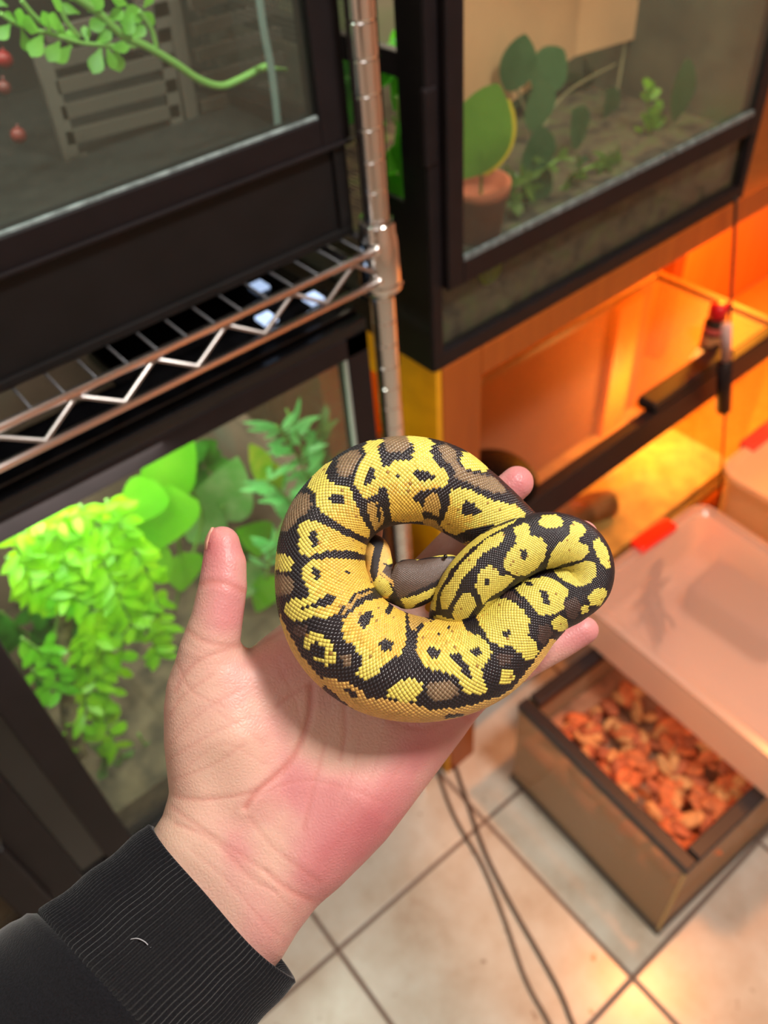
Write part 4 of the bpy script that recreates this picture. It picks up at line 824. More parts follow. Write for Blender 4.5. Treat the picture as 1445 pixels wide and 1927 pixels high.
    1, 1, 3, 0, 3, 3, 9, 0, 60, 6, 15, 0, 1, 2, 1, 0, 1, 2, 1, 0, 1, 2, 1, 0, 16, 2, 2, 1, 4, 0, 3, 3, 6, 0, 7, 6, 6, 0, 49, 6, 22, 0, 16, 2, 2, 1, 12, 0,
    7, 6, 23, 0, 32, 6, 22, 0, 13, 2, 1, 1, 1, 2, 3, 1, 10, 0, 9, 6, 23, 0, 32, 6, 37, 2, 9, 1, 4, 0, 2, 6, 2, 0, 7, 6, 21, 0, 32, 6, 33, 2, 1, 1, 3, 2, 9, 1,
    4, 0, 2, 6, 3, 0, 6, 6, 21, 0, 32, 6, 32, 2, 2, 0, 1, 2, 11, 1, 4, 0, 3, 6, 1, 0, 10, 6, 18, 0, 32, 6, 31, 2, 4, 0, 1, 2, 1, 1, 1, 2, 6, 1, 7, 0, 63, 6,
    31, 2, 4, 0, 3, 2, 4, 1, 10, 0, 62, 6, 31, 2, 3, 0, 1, 2, 3, 1, 1, 2, 1, 1, 11, 0, 63, 6, 31, 2, 1, 0, 1, 2, 1, 0, 2, 2, 2, 1, 12, 0, 64, 6, 13, 0, 23, 2,
    10, 0, 1, 1, 1, 0, 1, 1, 1, 0, 64, 6, 19, 0, 1, 2, 1, 0, 14, 2, 9, 0, 5, 1, 1, 0, 64, 6, 17, 4, 1, 0, 1, 4, 6, 0, 1, 2, 1, 0, 5, 2, 1, 0, 1, 1, 8, 0,
    7, 1, 1, 0, 64, 6, 23, 4, 19, 0, 8, 1, 64, 6, 24, 4, 17, 0, 9, 1, 64, 6, 22, 4, 1, 0, 1, 4, 17, 0, 8, 1, 1, 0, 64, 6, 20, 4, 4, 0, 9, 2, 9, 0, 4, 1, 5, 0,
    63, 6, 19, 4, 3, 0, 10, 2, 1, 1, 1, 2, 1, 1, 16, 0, 63, 6, 18, 4, 14, 2, 5, 1, 5, 0, 5, 3, 6, 0, 61, 6, 13, 0, 5, 4, 12, 2, 3, 0, 1, 2, 1, 1, 1, 2, 1, 1,
    5, 0, 7, 3, 4, 0, 61, 6, 14, 0, 2, 4, 1, 0, 12, 2, 1, 1, 4, 0, 4, 1, 4, 0, 7, 3, 4, 0, 61, 6, 15, 0, 1, 4, 13, 2, 2, 1, 3, 0, 1, 1, 1, 2, 2, 1, 4, 0,
    7, 3, 4, 0, 5, 6, 1, 0, 1, 6, 1, 0, 53, 6, 10, 0, 3, 2, 1, 0, 10, 2, 1, 0, 1, 2, 1, 1, 2, 2, 1, 1, 1, 2, 1, 0, 7, 1, 3, 0, 7, 3, 4, 0, 4, 6, 4, 0,
    53, 6, 28, 2, 1, 1, 1, 2, 1, 1, 1, 2, 7, 1, 4, 0, 5, 3, 6, 0, 4, 6, 4, 0, 52, 6, 32, 2, 8, 1, 5, 0, 1, 3, 1, 0, 1, 3, 6, 0, 5, 6, 4, 0, 51, 6, 25, 2,
    3, 1, 1, 2, 4, 1, 2, 0, 10, 1, 1, 0, 1, 1, 7, 0, 60, 6, 20, 2, 2, 0, 2, 2, 2, 1, 1, 2, 6, 1, 4, 0, 12, 1, 6, 0, 59, 6, 26, 2, 1, 1, 2, 2, 2, 1, 1, 2,
    1, 1, 10, 0, 6, 1, 6, 0, 59, 6, 25, 2, 1, 1, 1, 2, 10, 1, 4, 0, 10, 1, 4, 0, 59, 6, 23, 2, 1, 1, 1, 2, 2, 1, 1, 2, 1, 1, 1, 2, 21, 1, 4, 0, 59, 6, 23, 2,
    2, 1, 1, 2, 18, 1, 1, 0, 1, 1, 1, 0, 1, 1, 1, 0, 1, 1, 6, 0, 58, 6, 22, 2, 1, 1, 1, 2, 9, 1, 2, 0, 6, 1, 16, 0, 57, 6, 24, 2, 2, 1, 1, 2, 6, 1, 3, 0,
    5, 1, 17, 0, 56, 6, 25, 0, 2, 2, 6, 1, 3, 0, 4, 1, 10, 0, 1, 1, 7, 0, 56, 6, 25, 0, 1, 1, 1, 2, 6, 1, 1, 0, 1, 1, 1, 0, 4, 1, 8, 0, 5, 1, 6, 0, 55, 6,
    27, 0, 12, 1, 7, 0, 8, 1, 4, 0, 56, 6, 28, 0, 10, 1, 4, 0, 3, 5, 2, 0, 7, 1, 4, 0, 56, 6, 29, 0, 1, 1, 1, 0, 5, 1, 1, 0, 1, 1, 2, 0, 5, 5, 4, 0, 1, 1,
    7, 0, 57, 6, 40, 0, 6, 5, 11, 0, 57, 6, 24, 0, 1, 1, 1, 0, 1, 1, 1, 0, 1, 1, 1, 0, 5, 1, 8, 0, 2, 5, 11, 0, 58, 6, 18, 0, 4, 2, 3, 1, 1, 2, 13, 1, 17, 0,
    58, 6, 18, 0, 2, 1, 1, 2, 1, 1, 1, 2, 16, 1, 3, 0, 1, 1, 1, 0, 1, 1, 3, 0, 1, 1, 1, 0, 1, 1, 5, 0, 58, 6, 19, 1, 2, 2, 32, 1, 3, 0, 58, 6, 34, 1, 3, 0,
    17, 1, 1, 0, 59, 6, 21, 1, 1, 2, 13, 1, 2, 0, 17, 1, 1, 0, 59, 6, 35, 1, 1, 0, 16, 1, 1, 0, 1, 1, 1, 0, 59, 6, 50, 1, 5, 0, 59, 6, 43, 1, 12, 0, 59, 6, 42, 1,
    6, 0, 6, 5, 2, 0, 58, 6, 41, 1, 6, 0, 7, 5, 2, 0, 58, 6, 20, 0, 1, 5, 19, 1, 6, 0, 8, 5, 2, 0, 58, 6, 23, 5, 1, 0, 1, 5, 1, 1, 1, 0, 13, 1, 4, 0, 10, 5,
    1, 0, 59, 6, 27, 5, 6, 0, 1, 1, 11, 0, 9, 5, 3, 0, 1, 6, 1, 0, 55, 6, 21, 0, 1, 5, 1, 0, 1, 5, 1, 0, 1, 5, 1, 0, 1, 5, 1, 0, 1, 5, 16, 0, 8, 5, 28, 0,
    32, 6, 20, 0, 1, 1, 1, 0, 1, 1, 1, 0, 1, 1, 1, 0, 1, 1, 20, 0, 1, 5, 1, 0, 1, 5, 32, 0, 32, 6, 20, 0, 22, 1, 6, 0, 1, 1, 1, 0, 3, 1, 29, 0, 32, 6, 20, 0,
    23, 1, 4, 0, 10, 1, 25, 0, 32, 6, 20, 1, 1, 0, 1, 1, 1, 0, 21, 1, 3, 0, 12, 1, 23, 0, 32, 6, 21, 1, 4, 0, 11, 1, 1, 0, 8, 1, 2, 0, 13, 1, 22, 0, 32, 6, 16, 1,
    4, 0, 10, 1, 1, 0, 1, 1, 7, 0, 6, 1, 2, 0, 14, 1, 21, 0, 32, 6, 21, 0, 10, 1, 5, 0, 1, 1, 1, 0, 7, 1, 2, 0, 35, 1, 32, 6, 22, 0, 23, 1, 4, 0, 33, 1, 32, 6,
    23, 0, 22, 1, 6, 0, 13, 1, 18, 0, 32, 6, 25, 0, 17, 1, 1, 5, 1, 1, 1, 5, 1, 0, 1, 5, 1, 0, 1, 5, 1, 0, 1, 5, 31, 0, 32, 6, 27, 0, 14, 1, 12, 5, 29, 0, 32, 6,
    29, 0, 11, 1, 1, 0, 14, 5, 27, 0, 32, 6, 18, 0, 5, 1, 1, 0, 1, 1, 6, 0, 8, 1, 2, 0, 13, 5, 28, 0, 32, 6, 18, 0, 9, 1, 6, 0, 5, 1, 3, 0, 10, 5, 31, 0, 32, 6,
    18, 0, 9, 1, 1, 0, 1, 1, 6, 0, 1, 1, 5, 0, 9, 5, 1, 1, 1, 0, 3, 1, 27, 0, 32, 6, 18, 0, 13, 1, 18, 0, 6, 1, 27, 0, 32, 6, 16, 0, 17, 1, 16, 0, 7, 1, 26, 0,
    32, 6, 35, 1, 16, 0, 1, 1, 30, 0, 32, 6, 36, 1, 10, 0, 1, 1, 1, 0, 1, 1, 1, 0, 3, 1, 29, 0, 32, 6, 37, 1, 8, 0, 10, 1, 1, 0, 1, 1, 25, 0, 32, 6, 37, 1, 8, 0,
    15, 1, 22, 0, 32, 6, 38, 1, 7, 0, 13, 1, 24, 0, 32, 6, 38, 1, 7, 0, 13, 1, 24, 0, 32, 6, 39, 1, 8, 0, 1, 1, 1, 0, 5, 1, 1, 0, 1, 1, 26, 0, 32, 6, 39, 1, 43, 0,
    32, 6, 41, 1, 41, 0, 32, 6, 41, 1, 41, 0, 32, 6, 43, 1, 39, 0, 32, 6, 43, 1, 39, 0, 32, 6, 43, 1, 39, 0, 32, 6, 43, 1, 7, 0, 6, 1, 26, 0, 32, 6, 43, 1, 5, 0, 8, 1,
    26, 0, 32, 6, 43, 1, 4, 0, 10, 1, 25, 0, 32, 6, 42, 1, 5, 0, 10, 1, 25, 0, 32, 6, 41, 1, 5, 0, 12, 1, 24, 0, 32, 6, 40, 1, 6, 0, 12, 1, 24, 0, 32, 6, 38, 1, 9, 0,
    10, 1, 25, 0, 32, 6, 32, 1, 1, 0, 1, 1, 13, 0, 9, 1, 26, 0, 32, 6, 28, 1, 1, 0, 1, 1, 12, 0, 1, 1, 4, 0, 10, 1, 25, 0, 32, 6, 26, 1, 8, 0, 5, 1, 1, 0, 3, 1,
    6, 0, 3, 1, 1, 0, 1, 1, 28, 0, 32, 6, 26, 1, 7, 0, 12, 1, 37, 0, 32, 6, 25, 1, 7, 0, 13, 1, 37, 0, 32, 6, 24, 1, 6, 0, 14, 1, 38, 0, 32, 6, 22, 1, 8, 0, 14, 1,
    8, 0, 1, 1, 1, 0, 1, 1, 27, 0, 32, 6, 22, 1, 6, 0, 16, 1, 4, 0, 9, 1, 25, 0, 32, 6, 20, 1, 8, 0, 30, 1, 24, 0, 32, 6, 26, 0, 32, 1, 24, 0, 32, 6, 26, 0, 32, 1,
    24, 0, 32, 6, 25, 0, 29, 1, 28, 0, 32, 6, 24, 0, 22, 1, 36, 0, 32, 6, 22, 0, 22, 1, 38, 0, 32, 6, 20, 0, 22, 1, 10, 0, 1, 1, 1, 0, 3, 1, 1, 0, 1, 1, 23, 0, 32, 6,
    17, 1, 1, 0, 23, 1, 10, 0, 10, 1, 1, 0, 1, 1, 19, 0, 32, 6, 41, 1, 9, 0, 12, 1, 20, 0, 32, 6, 40, 1, 10, 0, 12, 1, 20, 0, 32, 6, 38, 1, 12, 0, 12, 1, 20, 0, 32, 6,
    36, 1, 14, 0, 12, 1, 20, 0, 32, 6, 34, 1, 17, 0, 7, 1, 24, 0, 32, 6, 30, 1, 23, 0, 1, 1, 1, 0, 1, 1, 26, 0, 32, 6, 17, 0, 1, 1, 1, 0, 3, 1, 1, 0, 1, 1, 1, 0,
    1, 1, 10, 0, 1, 1, 1, 0, 7, 1, 37, 0, 32, 6, 32, 0, 1, 1, 1, 0, 11, 1, 37, 0, 32, 6, 30, 0, 17, 1, 17, 0, 1, 1, 1, 0, 16, 1, 32, 6, 29, 0, 18, 1, 3, 0, 1, 1,
    1, 0, 5, 1, 8, 0, 17, 1, 32, 6, 28, 0, 30, 1, 8, 0, 16, 1, 32, 6, 26, 0, 31, 1, 7, 0, 1, 1, 2, 0, 1, 1, 14, 0, 32, 6, 25, 0, 32, 1, 5, 0, 2, 1, 18, 0, 32, 6,
    24, 0, 33, 1, 4, 0, 3, 1, 18, 0, 32, 6, 24, 0, 14, 1, 1, 0, 1, 1, 1, 0, 9, 1, 1, 0, 1, 1, 1, 0, 1, 1, 7, 0, 3, 1, 18, 0, 32, 6, 24, 0, 12, 1, 6, 0, 4, 1,
    1, 0, 1, 1, 12, 0, 4, 1, 18, 0, 32, 6, 23, 0, 12, 1, 5, 0, 6, 1, 14, 0, 4, 1, 18, 0, 32, 6, 23, 0, 22, 1, 9, 0, 1, 1, 1, 0, 1, 1, 3, 0, 5, 1, 17, 0, 32, 6,
    23, 0, 21, 1, 8, 0, 6, 1, 2, 0, 5, 1, 17, 0, 32, 6, 25, 0, 19, 1, 7, 0, 7, 1, 2, 0, 6, 1, 16, 0, 32, 6, 26, 0, 16, 1, 8, 0, 8, 1, 2, 0, 6, 1, 16, 0, 32, 6,
    27, 0, 15, 1, 8, 0, 9, 1, 1, 0, 7, 1, 15, 0, 32, 6, 29, 0, 12, 1, 10, 0, 8, 1, 1, 0, 7, 1, 15, 0, 32, 6, 26, 0, 1, 1, 4, 0, 1, 1, 1, 0, 7, 1, 11, 0, 8, 1,
    1, 0, 22, 1, 32, 6, 26, 0, 5, 1, 4, 0, 1, 1, 1, 0, 1, 1, 13, 0, 7, 1, 2, 0, 22, 1, 32, 6, 25, 0, 8, 1, 18, 0, 7, 1, 2, 0, 22, 1, 32, 6, 25, 0, 8, 1, 9, 0,
    1, 1, 9, 0, 6, 1, 2, 0, 22, 1, 32, 6, 24, 0, 11, 1, 1, 0, 8, 1, 7, 0, 6, 1, 4, 0, 21, 1, 32, 6, 24, 0, 20, 1, 7, 0, 6, 1, 4, 0, 21, 1, 32, 6, 24, 0, 21, 1,
    5, 0, 7, 1, 3, 0, 22, 1, 32, 6, 17, 5, 1, 0, 1, 5, 5, 0, 20, 1, 5, 0, 8, 1, 3, 0, 22, 1, 32, 6, 22, 5, 3, 0, 11, 1, 3, 0, 5, 1, 5, 0, 8, 1, 3, 0, 22, 1,
    32, 6, 18, 5, 7, 0, 10, 1, 3, 0, 4, 1, 7, 0, 8, 1, 3, 0, 22, 1, 32, 6, 26, 0, 15, 1, 8, 0, 8, 1, 3, 0, 22, 1, 32, 6, 27, 0, 14, 1, 8, 0, 7, 1, 4, 0, 22, 1,
    32, 6, 21, 1, 6, 0, 11, 1, 1, 0, 1, 1, 9, 0, 7, 1, 4, 0, 22, 1, 32, 6, 23, 1, 4, 0, 7, 1, 1, 0, 1, 1, 12, 0, 8, 1, 5, 0, 21, 1, 32, 6, 25, 1, 2, 0, 5, 1,
    16, 0, 7, 1, 5, 0, 22, 1, 32, 6, 26, 1, 1, 0, 3, 1, 6, 0, 1, 1, 1, 0, 5, 1, 4, 0, 8, 1, 5, 0, 22, 1, 32, 6, 26, 1, 1, 0, 1, 1, 6, 0, 9, 1, 4, 0, 8, 1,
    4, 0, 23, 1, 32, 6, 25, 1, 7, 0, 11, 1, 3, 0, 9, 1, 4, 0, 23, 1, 32, 6, 25, 1, 6, 0, 12, 1, 3, 0, 10, 1, 3, 0, 23, 1, 32, 6, 25, 1, 6, 0, 12, 1, 3, 0, 10, 1,
    3, 0, 23, 1, 32, 6, 25, 1, 6, 0, 12, 1, 3, 0, 10, 1, 3, 0, 23, 1, 32, 6, 25, 1, 6, 0, 12, 1, 3, 0, 10, 1, 3, 0, 23, 1, 32, 6, 25, 1, 6, 0, 11, 1, 4, 0, 9, 1,
    4, 0, 23, 1, 32, 6, 25, 1, 6, 0, 11, 1, 4, 0, 8, 1, 5, 0, 23, 1, 32, 6, 23, 1, 8, 0, 11, 1, 5, 0, 5, 1, 6, 0, 24, 1, 32, 6, 22, 1, 11, 0, 8, 1, 8, 0, 1, 1,
    7, 0, 25, 1, 32, 6, 21, 1, 13, 0, 6, 1, 16, 0, 26, 1, 32, 6, 21, 1, 12, 0, 6, 1, 1, 0, 3, 1, 1, 0, 1, 1, 10, 0, 27, 1, 32, 6, 21, 1, 12, 0, 16, 1, 5, 0, 28, 1,
    32, 6, 21, 1, 12, 0, 18, 1, 4, 0, 27, 1, 32, 6, 20, 1, 14, 0, 18, 1, 5, 0, 25, 1, 32, 6, 20, 1, 12, 0, 21, 1, 6, 0, 23, 1, 32, 6, 20, 1, 11, 0, 23, 1, 5, 0, 23, 1,
    32, 6, 19, 1, 12, 0, 23, 1, 28, 0, 32, 6, 19, 1, 12, 0, 23, 1, 28, 0, 32, 6, 19, 1, 12, 0, 22, 1, 29, 0, 32, 6, 18, 1, 13, 0, 22, 1, 29, 0, 32, 6, 18, 1, 13, 0, 22, 1,
    29, 0, 32, 6, 17, 1, 14, 0, 22, 1, 29, 0, 32, 6, 17, 1, 14, 0, 18, 1, 33, 0, 32, 6, 17, 1, 14, 0, 18, 1, 33, 0, 32, 6, 17, 1, 14, 0, 18, 1, 33, 0, 32, 6, 16, 1, 16, 0,
    17, 1, 33, 0, 32, 6, 16, 1, 16, 0, 17, 1, 33, 0, 32, 6, 16, 1, 16, 0, 17, 1, 33, 0, 32, 6, 16, 1, 16, 0, 17, 1, 33, 0, 32, 6, 16, 1, 16, 0, 17, 1, 33, 0, 32, 6, 16, 1,
    16, 0, 17, 1, 33, 0, 32, 6, 16, 1, 16, 0, 17, 1, 33, 0, 32, 6, 16, 1, 16, 0, 16, 1, 34, 0, 32, 6, 16, 1, 16, 0, 16, 1, 34, 0, 32, 6, 16, 1, 16, 0, 16, 1, 34, 0, 32, 6,
    16, 1, 16, 0, 16, 1, 34, 0, 32, 6, 16, 1, 16, 0, 15, 1, 35, 0, 32, 6, 16, 1, 16, 0, 15, 1, 35, 0, 32, 6, 16, 1, 16, 0, 15, 1, 35, 0, 32, 6, 16, 1, 16, 0, 15, 1, 35, 0,
    32, 6, 16, 1, 16, 0, 15, 1, 35, 0, 32, 6, 16, 1, 16, 0, 15, 1, 35, 0, 32, 6, 16, 1, 16, 0, 15, 1, 35, 0, 32, 6, 16, 1, 16, 0, 15, 1, 35, 0, 32, 6, 16, 1, 16, 0, 15, 1,
    35, 0, 32, 6, 16, 1, 16, 0, 15, 1, 35, 0, 32, 6, 16, 1, 16, 0, 15, 1, 35, 0, 32, 6, 16, 1, 16, 0, 15, 1, 35, 0, 32, 6, 16, 1, 16, 0, 15, 1, 35, 0, 32, 6, 16, 1, 16, 0,
    15, 1, 35, 0, 32, 6, 16, 1, 16, 0, 15, 1, 35, 0, 32, 6, 16, 1, 16, 0, 15, 1, 35, 0, 32, 6, 16, 1, 16, 0, 15, 1, 35, 0, 32, 6, 16, 1, 16, 0, 15, 1, 35, 0, 32, 6, 16, 1,
    16, 0, 15, 1, 35, 0, 32, 6, 16, 1, 16, 0, 15, 1, 35, 0, 32, 6, 16, 1, 16, 0, 15, 1, 35, 0, 32, 6, 16, 1, 16, 0, 15, 1, 35, 0, 32, 6, 16, 1, 16, 0, 15, 1, 35, 0, 32, 6,
    16, 1, 16, 0, 15, 1, 35, 0, 32, 6, 16, 1, 16, 0, 15, 1, 35, 0, 32, 6, 16, 1, 16, 0, 15, 1, 35, 0, 32, 6, 16, 1, 16, 0, 15, 1, 35, 0, 32, 6, 16, 1, 16, 0, 15, 1, 35, 0,
    32, 6, 16, 1, 16, 0, 15, 1, 35, 0, 32, 6, 16, 1, 16, 0, 15, 1, 35, 0, 32, 6, 16, 1, 16, 0, 15, 1, 35, 0, 32, 6, 16, 1, 16, 0, 15, 1, 35, 0, 32, 6, 16, 1, 16, 0, 15, 1,
    35, 0, 32, 6, 16, 1, 16, 0, 15, 1, 35, 0, 32, 6, 16, 1, 16, 0, 15, 1, 35, 0, 32, 6, 16, 1, 16, 0, 15, 1, 35, 0, 32, 6, 16, 1, 16, 0, 15, 1, 35, 0, 32, 6, 16, 1, 16, 0,
    15, 1, 35, 0, 32, 6, 16, 1, 16, 0, 15, 1, 35, 0, 32, 6, 16, 1, 16, 0, 15, 1, 35, 0, 32, 6, 16, 1, 16, 0, 15, 1, 35, 0, 32, 6, 16, 1, 16, 0, 15, 1, 35, 0, 32, 6, 16, 1,
    16, 0, 15, 1, 35, 0, 32, 6, 16, 1, 16, 0, 15, 1, 35, 0, 32, 6, 16, 1, 16, 0, 15, 1, 35, 0, 32, 6, 16, 1, 16, 0, 15, 1, 35, 0, 32, 6, 16, 1, 16, 0, 15, 1, 35, 0, 32, 6,
    16, 1, 16, 0, 15, 1, 35, 0, 32, 6, 16, 1, 16, 0, 15, 1, 35, 0, 32, 6, 16, 1, 16, 0, 15, 1, 35, 0, 32, 6, 16, 1, 16, 0, 15, 1, 35, 0, 32, 6, 16, 1, 16, 0, 15, 1, 35, 0,
    32, 6, 16, 1, 16, 0, 15, 1, 35, 0, 32, 6, 16, 1, 16, 0, 15, 1, 35, 0, 32, 6, 16, 1, 16, 0, 15, 1, 35, 0, 32, 6, 16, 1, 16, 0, 15, 1, 35, 0, 32, 6, 16, 1, 16, 0, 15, 1,
    35, 0, 32, 6, 16, 1, 16, 0, 15, 1, 35, 0, 32, 6, 16, 1, 16, 0, 15, 1, 35, 0, 32, 6, 16, 1, 16, 0, 15, 1, 35, 0, 32, 6, 16, 1, 16, 0, 15, 1, 35, 0, 32, 6, 16, 1, 16, 0,
    15, 1, 35, 0, 32, 6, 16, 1, 16, 0, 15, 1, 35, 0, 32, 6, 16, 1, 16, 0, 15, 1, 35, 0, 32, 6, 16, 1, 16, 0, 15, 1, 35, 0, 32, 6, 16, 1, 16, 0, 15, 1, 35, 0, 32, 6, 16, 1,
    16, 0, 15, 1, 35, 0, 32, 6, 16, 1, 16, 0, 15, 1, 35, 0, 32, 6, 16, 1, 16, 0, 15, 1, 35, 0, 32, 6, 16, 1, 16, 0, 15, 1, 35, 0, 32, 6, 16, 1, 16, 0, 15, 1, 35, 0, 32, 6,
    16, 1, 16, 0, 15, 1, 35, 0, 32, 6, 16, 1, 16, 0, 15, 1, 35, 0, 32, 6, 16, 1, 16, 0, 15, 1, 35, 0, 32, 6, 16, 1, 16, 0, 15, 1, 35, 0, 32, 6, 16, 1, 16, 0, 15, 1, 35, 0,
    32, 6, 16, 1, 16, 0, 15, 1, 35, 0, 32, 6, 16, 1, 16, 0, 15, 1, 35, 0, 32, 6, 16, 1, 16, 0, 15, 1, 35, 0, 32, 6, 1, 0, 15, 1, 16, 0, 15, 1, 35, 0, 32, 6, 3, 0, 13, 1,
    16, 0, 15, 1, 35, 0, 32, 6, 4, 0, 12, 1, 16, 0, 15, 1, 35, 0, 32, 6, 4, 0, 1, 6, 11, 1, 16, 0, 15, 1, 35, 0, 32, 6, 4, 0, 3, 6, 9, 1, 16, 0, 15, 1, 35, 0, 32, 6,
    4, 0, 4, 6, 8, 1, 16, 0, 15, 1, 35, 0, 32, 6, 4, 0, 8, 6, 4, 1, 16, 0, 15, 1, 35, 0, 32, 6, 4, 0, 9, 6, 3, 1, 16, 0, 15, 1, 35, 0, 32, 6, 4, 0, 10, 6, 2, 1,
    16, 0, 15, 1, 35, 0, 32, 6, 4, 0, 13, 6, 15, 0, 15, 1, 34, 0, 33, 6, 4, 0, 14, 6, 14, 0, 15, 1, 33, 0, 34, 6, 4, 0, 15, 6, 13, 0, 15, 1, 32, 0, 35, 6, 4, 0, 16, 6,
    12, 0, 15, 1, 31, 0, 36, 6, 4, 0, 18, 6, 10, 0, 15, 1, 30, 0, 37, 6, 4, 0, 19, 6, 9, 0, 15, 1, 29, 0, 38, 6, 4, 0, 21, 6, 1, 0, 2, 6, 4, 0, 15, 1, 28, 0, 39, 6,
    4, 0, 26, 6, 2, 0, 15, 1, 27, 0, 40, 6, 4, 0, 28, 6, 15, 1, 26, 0, 41, 6, 4, 0, 31, 6, 12, 1, 25, 0, 42, 6, 4, 0, 32, 6, 11, 1, 24, 0, 43, 6, 4, 0, 33, 6, 10, 1,
    23, 0, 44, 6, 4, 0, 35, 6, 8, 1, 22, 0, 45, 6, 4, 0, 38, 6, 5, 1, 21, 0, 46, 6, 4, 0, 39, 6, 4, 1, 19, 0, 48, 6, 4, 0, 41, 6, 2, 1, 18, 0, 49, 6, 4, 0, 43, 6,
    16, 0, 51, 6, 4, 0, 44, 6, 14, 0, 52, 6, 4, 0, 45, 6, 11, 0, 54, 6, 4, 0, 47, 6, 2, 0, 61, 6, 4, 0, 110, 6, 4, 0, 110, 6, 4, 0, 110, 6, 4, 0, 110, 6, 4, 0, 110, 6,
    4, 0, 110, 6, 4, 0, 110, 6, 4, 0, 110, 6, 4, 0, 110, 6, 4, 0, 110, 6, 4, 0, 110, 6, 4, 0, 110, 6, 4, 0, 110, 6, 4, 0, 110, 6, 4, 0, 110, 6, 4, 0, 110, 6, 4, 0, 110, 6,
    4, 0, 110, 6, 4, 0, 110, 6, 4, 0, 110, 6, 4, 0, 110, 6, 4, 0, 110, 6, 4, 0, 110, 6, 4, 0, 110, 6, 4, 0, 110, 6, 4, 0, 110, 6, 4, 0, 110, 6, 4, 0, 110, 6, 4, 0, 110, 6,
    4, 0, 110, 6, 4, 0, 110, 6, 4, 0, 110, 6, 4, 0, 110, 6, 4, 0, 110, 6, 4, 0, 110, 6, 4, 0, 110, 6, 4, 0, 110, 6, 4, 0, 110, 6, 4, 0, 110, 6, 4, 0, 110, 6, 4, 0, 110, 6,
    4, 0, 110, 6, 4, 0, 110, 6, 4, 0, 110, 6, 4, 0, 110, 6, 4, 0, 110, 6, 4, 0, 110, 6, 4, 0, 110, 6, 4, 0, 110, 6, 4, 0, 110, 6, 4, 0, 110, 6, 4, 0, 110, 6, 4, 0, 110, 6,
    4, 0, 110, 6, 4, 0, 110, 6, 4, 0, 110, 6, 4, 0, 110, 6, 4, 0, 110, 6, 4, 0, 110, 6, 4, 0, 110, 6, 4, 0, 110, 6, 4, 0, 110, 6, 4, 0, 110, 6, 4, 0, 110, 6, 4, 0, 110, 6,
    4, 0, 110, 6, 4, 0, 110, 6, 4, 0, 110, 6, 4, 0, 110, 6, 4, 0, 110, 6, 4, 0, 85, 6, 29, 0, 85, 6, 29, 0, 86, 6, 28, 0, 86, 6, 28, 0, 86, 6, 28, 0, 87, 6, 27, 0, 87, 6,
    28, 0, 86, 6, 28, 0, 86, 6, 28, 0, 86, 6, 28, 0, 86, 6, 27, 0, 87, 6, 27, 0, 87, 6, 27, 0, 88, 6, 26, 0, 89, 6, 25, 0, 89, 6, 25, 0, 88, 6, 26, 0, 89, 6, 25, 0, 89, 6,
    25, 0, 90, 6, 24, 0, 90, 6, 24, 0, 91, 6, 23, 0, 91, 6, 22, 0, 94, 6, 22, 0, 92, 6, 22, 0, 94, 6, 21, 0, 94, 6, 19, 0, 96, 6, 17, 0, 98, 6, 16, 0, 99, 6, 14, 0, 101, 6,
    12, 0, 103, 6, 12, 0, 103, 6, 12, 0, 103, 6, 12, 0, 103, 6, 12, 0, 103, 6, 12, 0, 49, 6, 33, 1, 21, 6, 12, 0, 48, 6, 2, 7, 33, 1, 20, 6, 12, 0, 44, 6, 6, 7, 34, 1, 1, 6,
    1, 1, 17, 6, 13, 0, 42, 6, 6, 7, 38, 1, 1, 6, 1, 1, 14, 6, 12, 0, 41, 6, 8, 7, 43, 1, 12, 6, 12, 0, 38, 6, 9, 7, 31, 0, 1, 1, 1, 0, 12, 1, 10, 6, 12, 0, 38, 6,
    10, 7, 29, 0, 1, 7, 6, 0, 1, 1, 1, 0, 6, 1, 12, 6, 12, 0, 36, 6, 11, 7, 28, 0, 1, 7, 1, 0, 3, 7, 8, 0, 1, 1, 1, 0, 1, 1, 6, 0, 6, 6, 11, 0, 35, 6, 14, 7,
    27, 0, 8, 7, 1, 0, 1, 7, 5, 0, 1, 7, 1, 0, 1, 7, 10, 6, 12, 0, 27, 6, 3, 1, 2, 6, 16, 7, 26, 0, 20, 7, 9, 6, 12, 0, 26, 6, 3, 1, 2, 6, 17, 7, 25, 0, 22, 7,
    8, 6, 12, 0, 22, 6, 6, 1, 2, 6, 18, 7, 24, 0, 24, 7, 8, 6, 12, 0, 20, 6, 6, 1, 2, 6, 19, 7, 22, 0, 27, 7, 6, 6, 13, 0, 14, 6, 11, 1, 2, 6, 20, 7, 21, 0, 29, 7,
    6, 6, 11, 0, 14, 6, 11, 1, 2, 6, 21, 7, 20, 0, 31, 7, 6, 6, 10, 0, 7, 6, 16, 1, 3, 6, 22, 7, 19, 0, 31, 7, 8, 6, 9, 0, 6, 6, 16, 1, 3, 6, 23, 7, 18, 0, 31, 7,
    4, 6, 1, 0, 2, 6, 1, 1, 1, 6, 1, 1, 1, 0, 1, 6, 6, 0, 5, 6, 16, 1, 3, 6, 24, 7, 17, 0, 32, 7, 4, 6, 1, 0, 1, 6, 9, 1, 1, 0, 1, 1, 1, 0, 1, 1, 2, 6,
    17, 1, 2, 6, 26, 7, 16, 0, 33, 7, 6, 6, 28, 1, 5, 6, 27, 7, 15, 0, 35, 7, 3, 6, 1, 0, 28, 1, 5, 6, 28, 7, 14, 0, 35, 7, 5, 6, 27, 1, 5, 6, 29, 7, 13, 0, 37, 7,
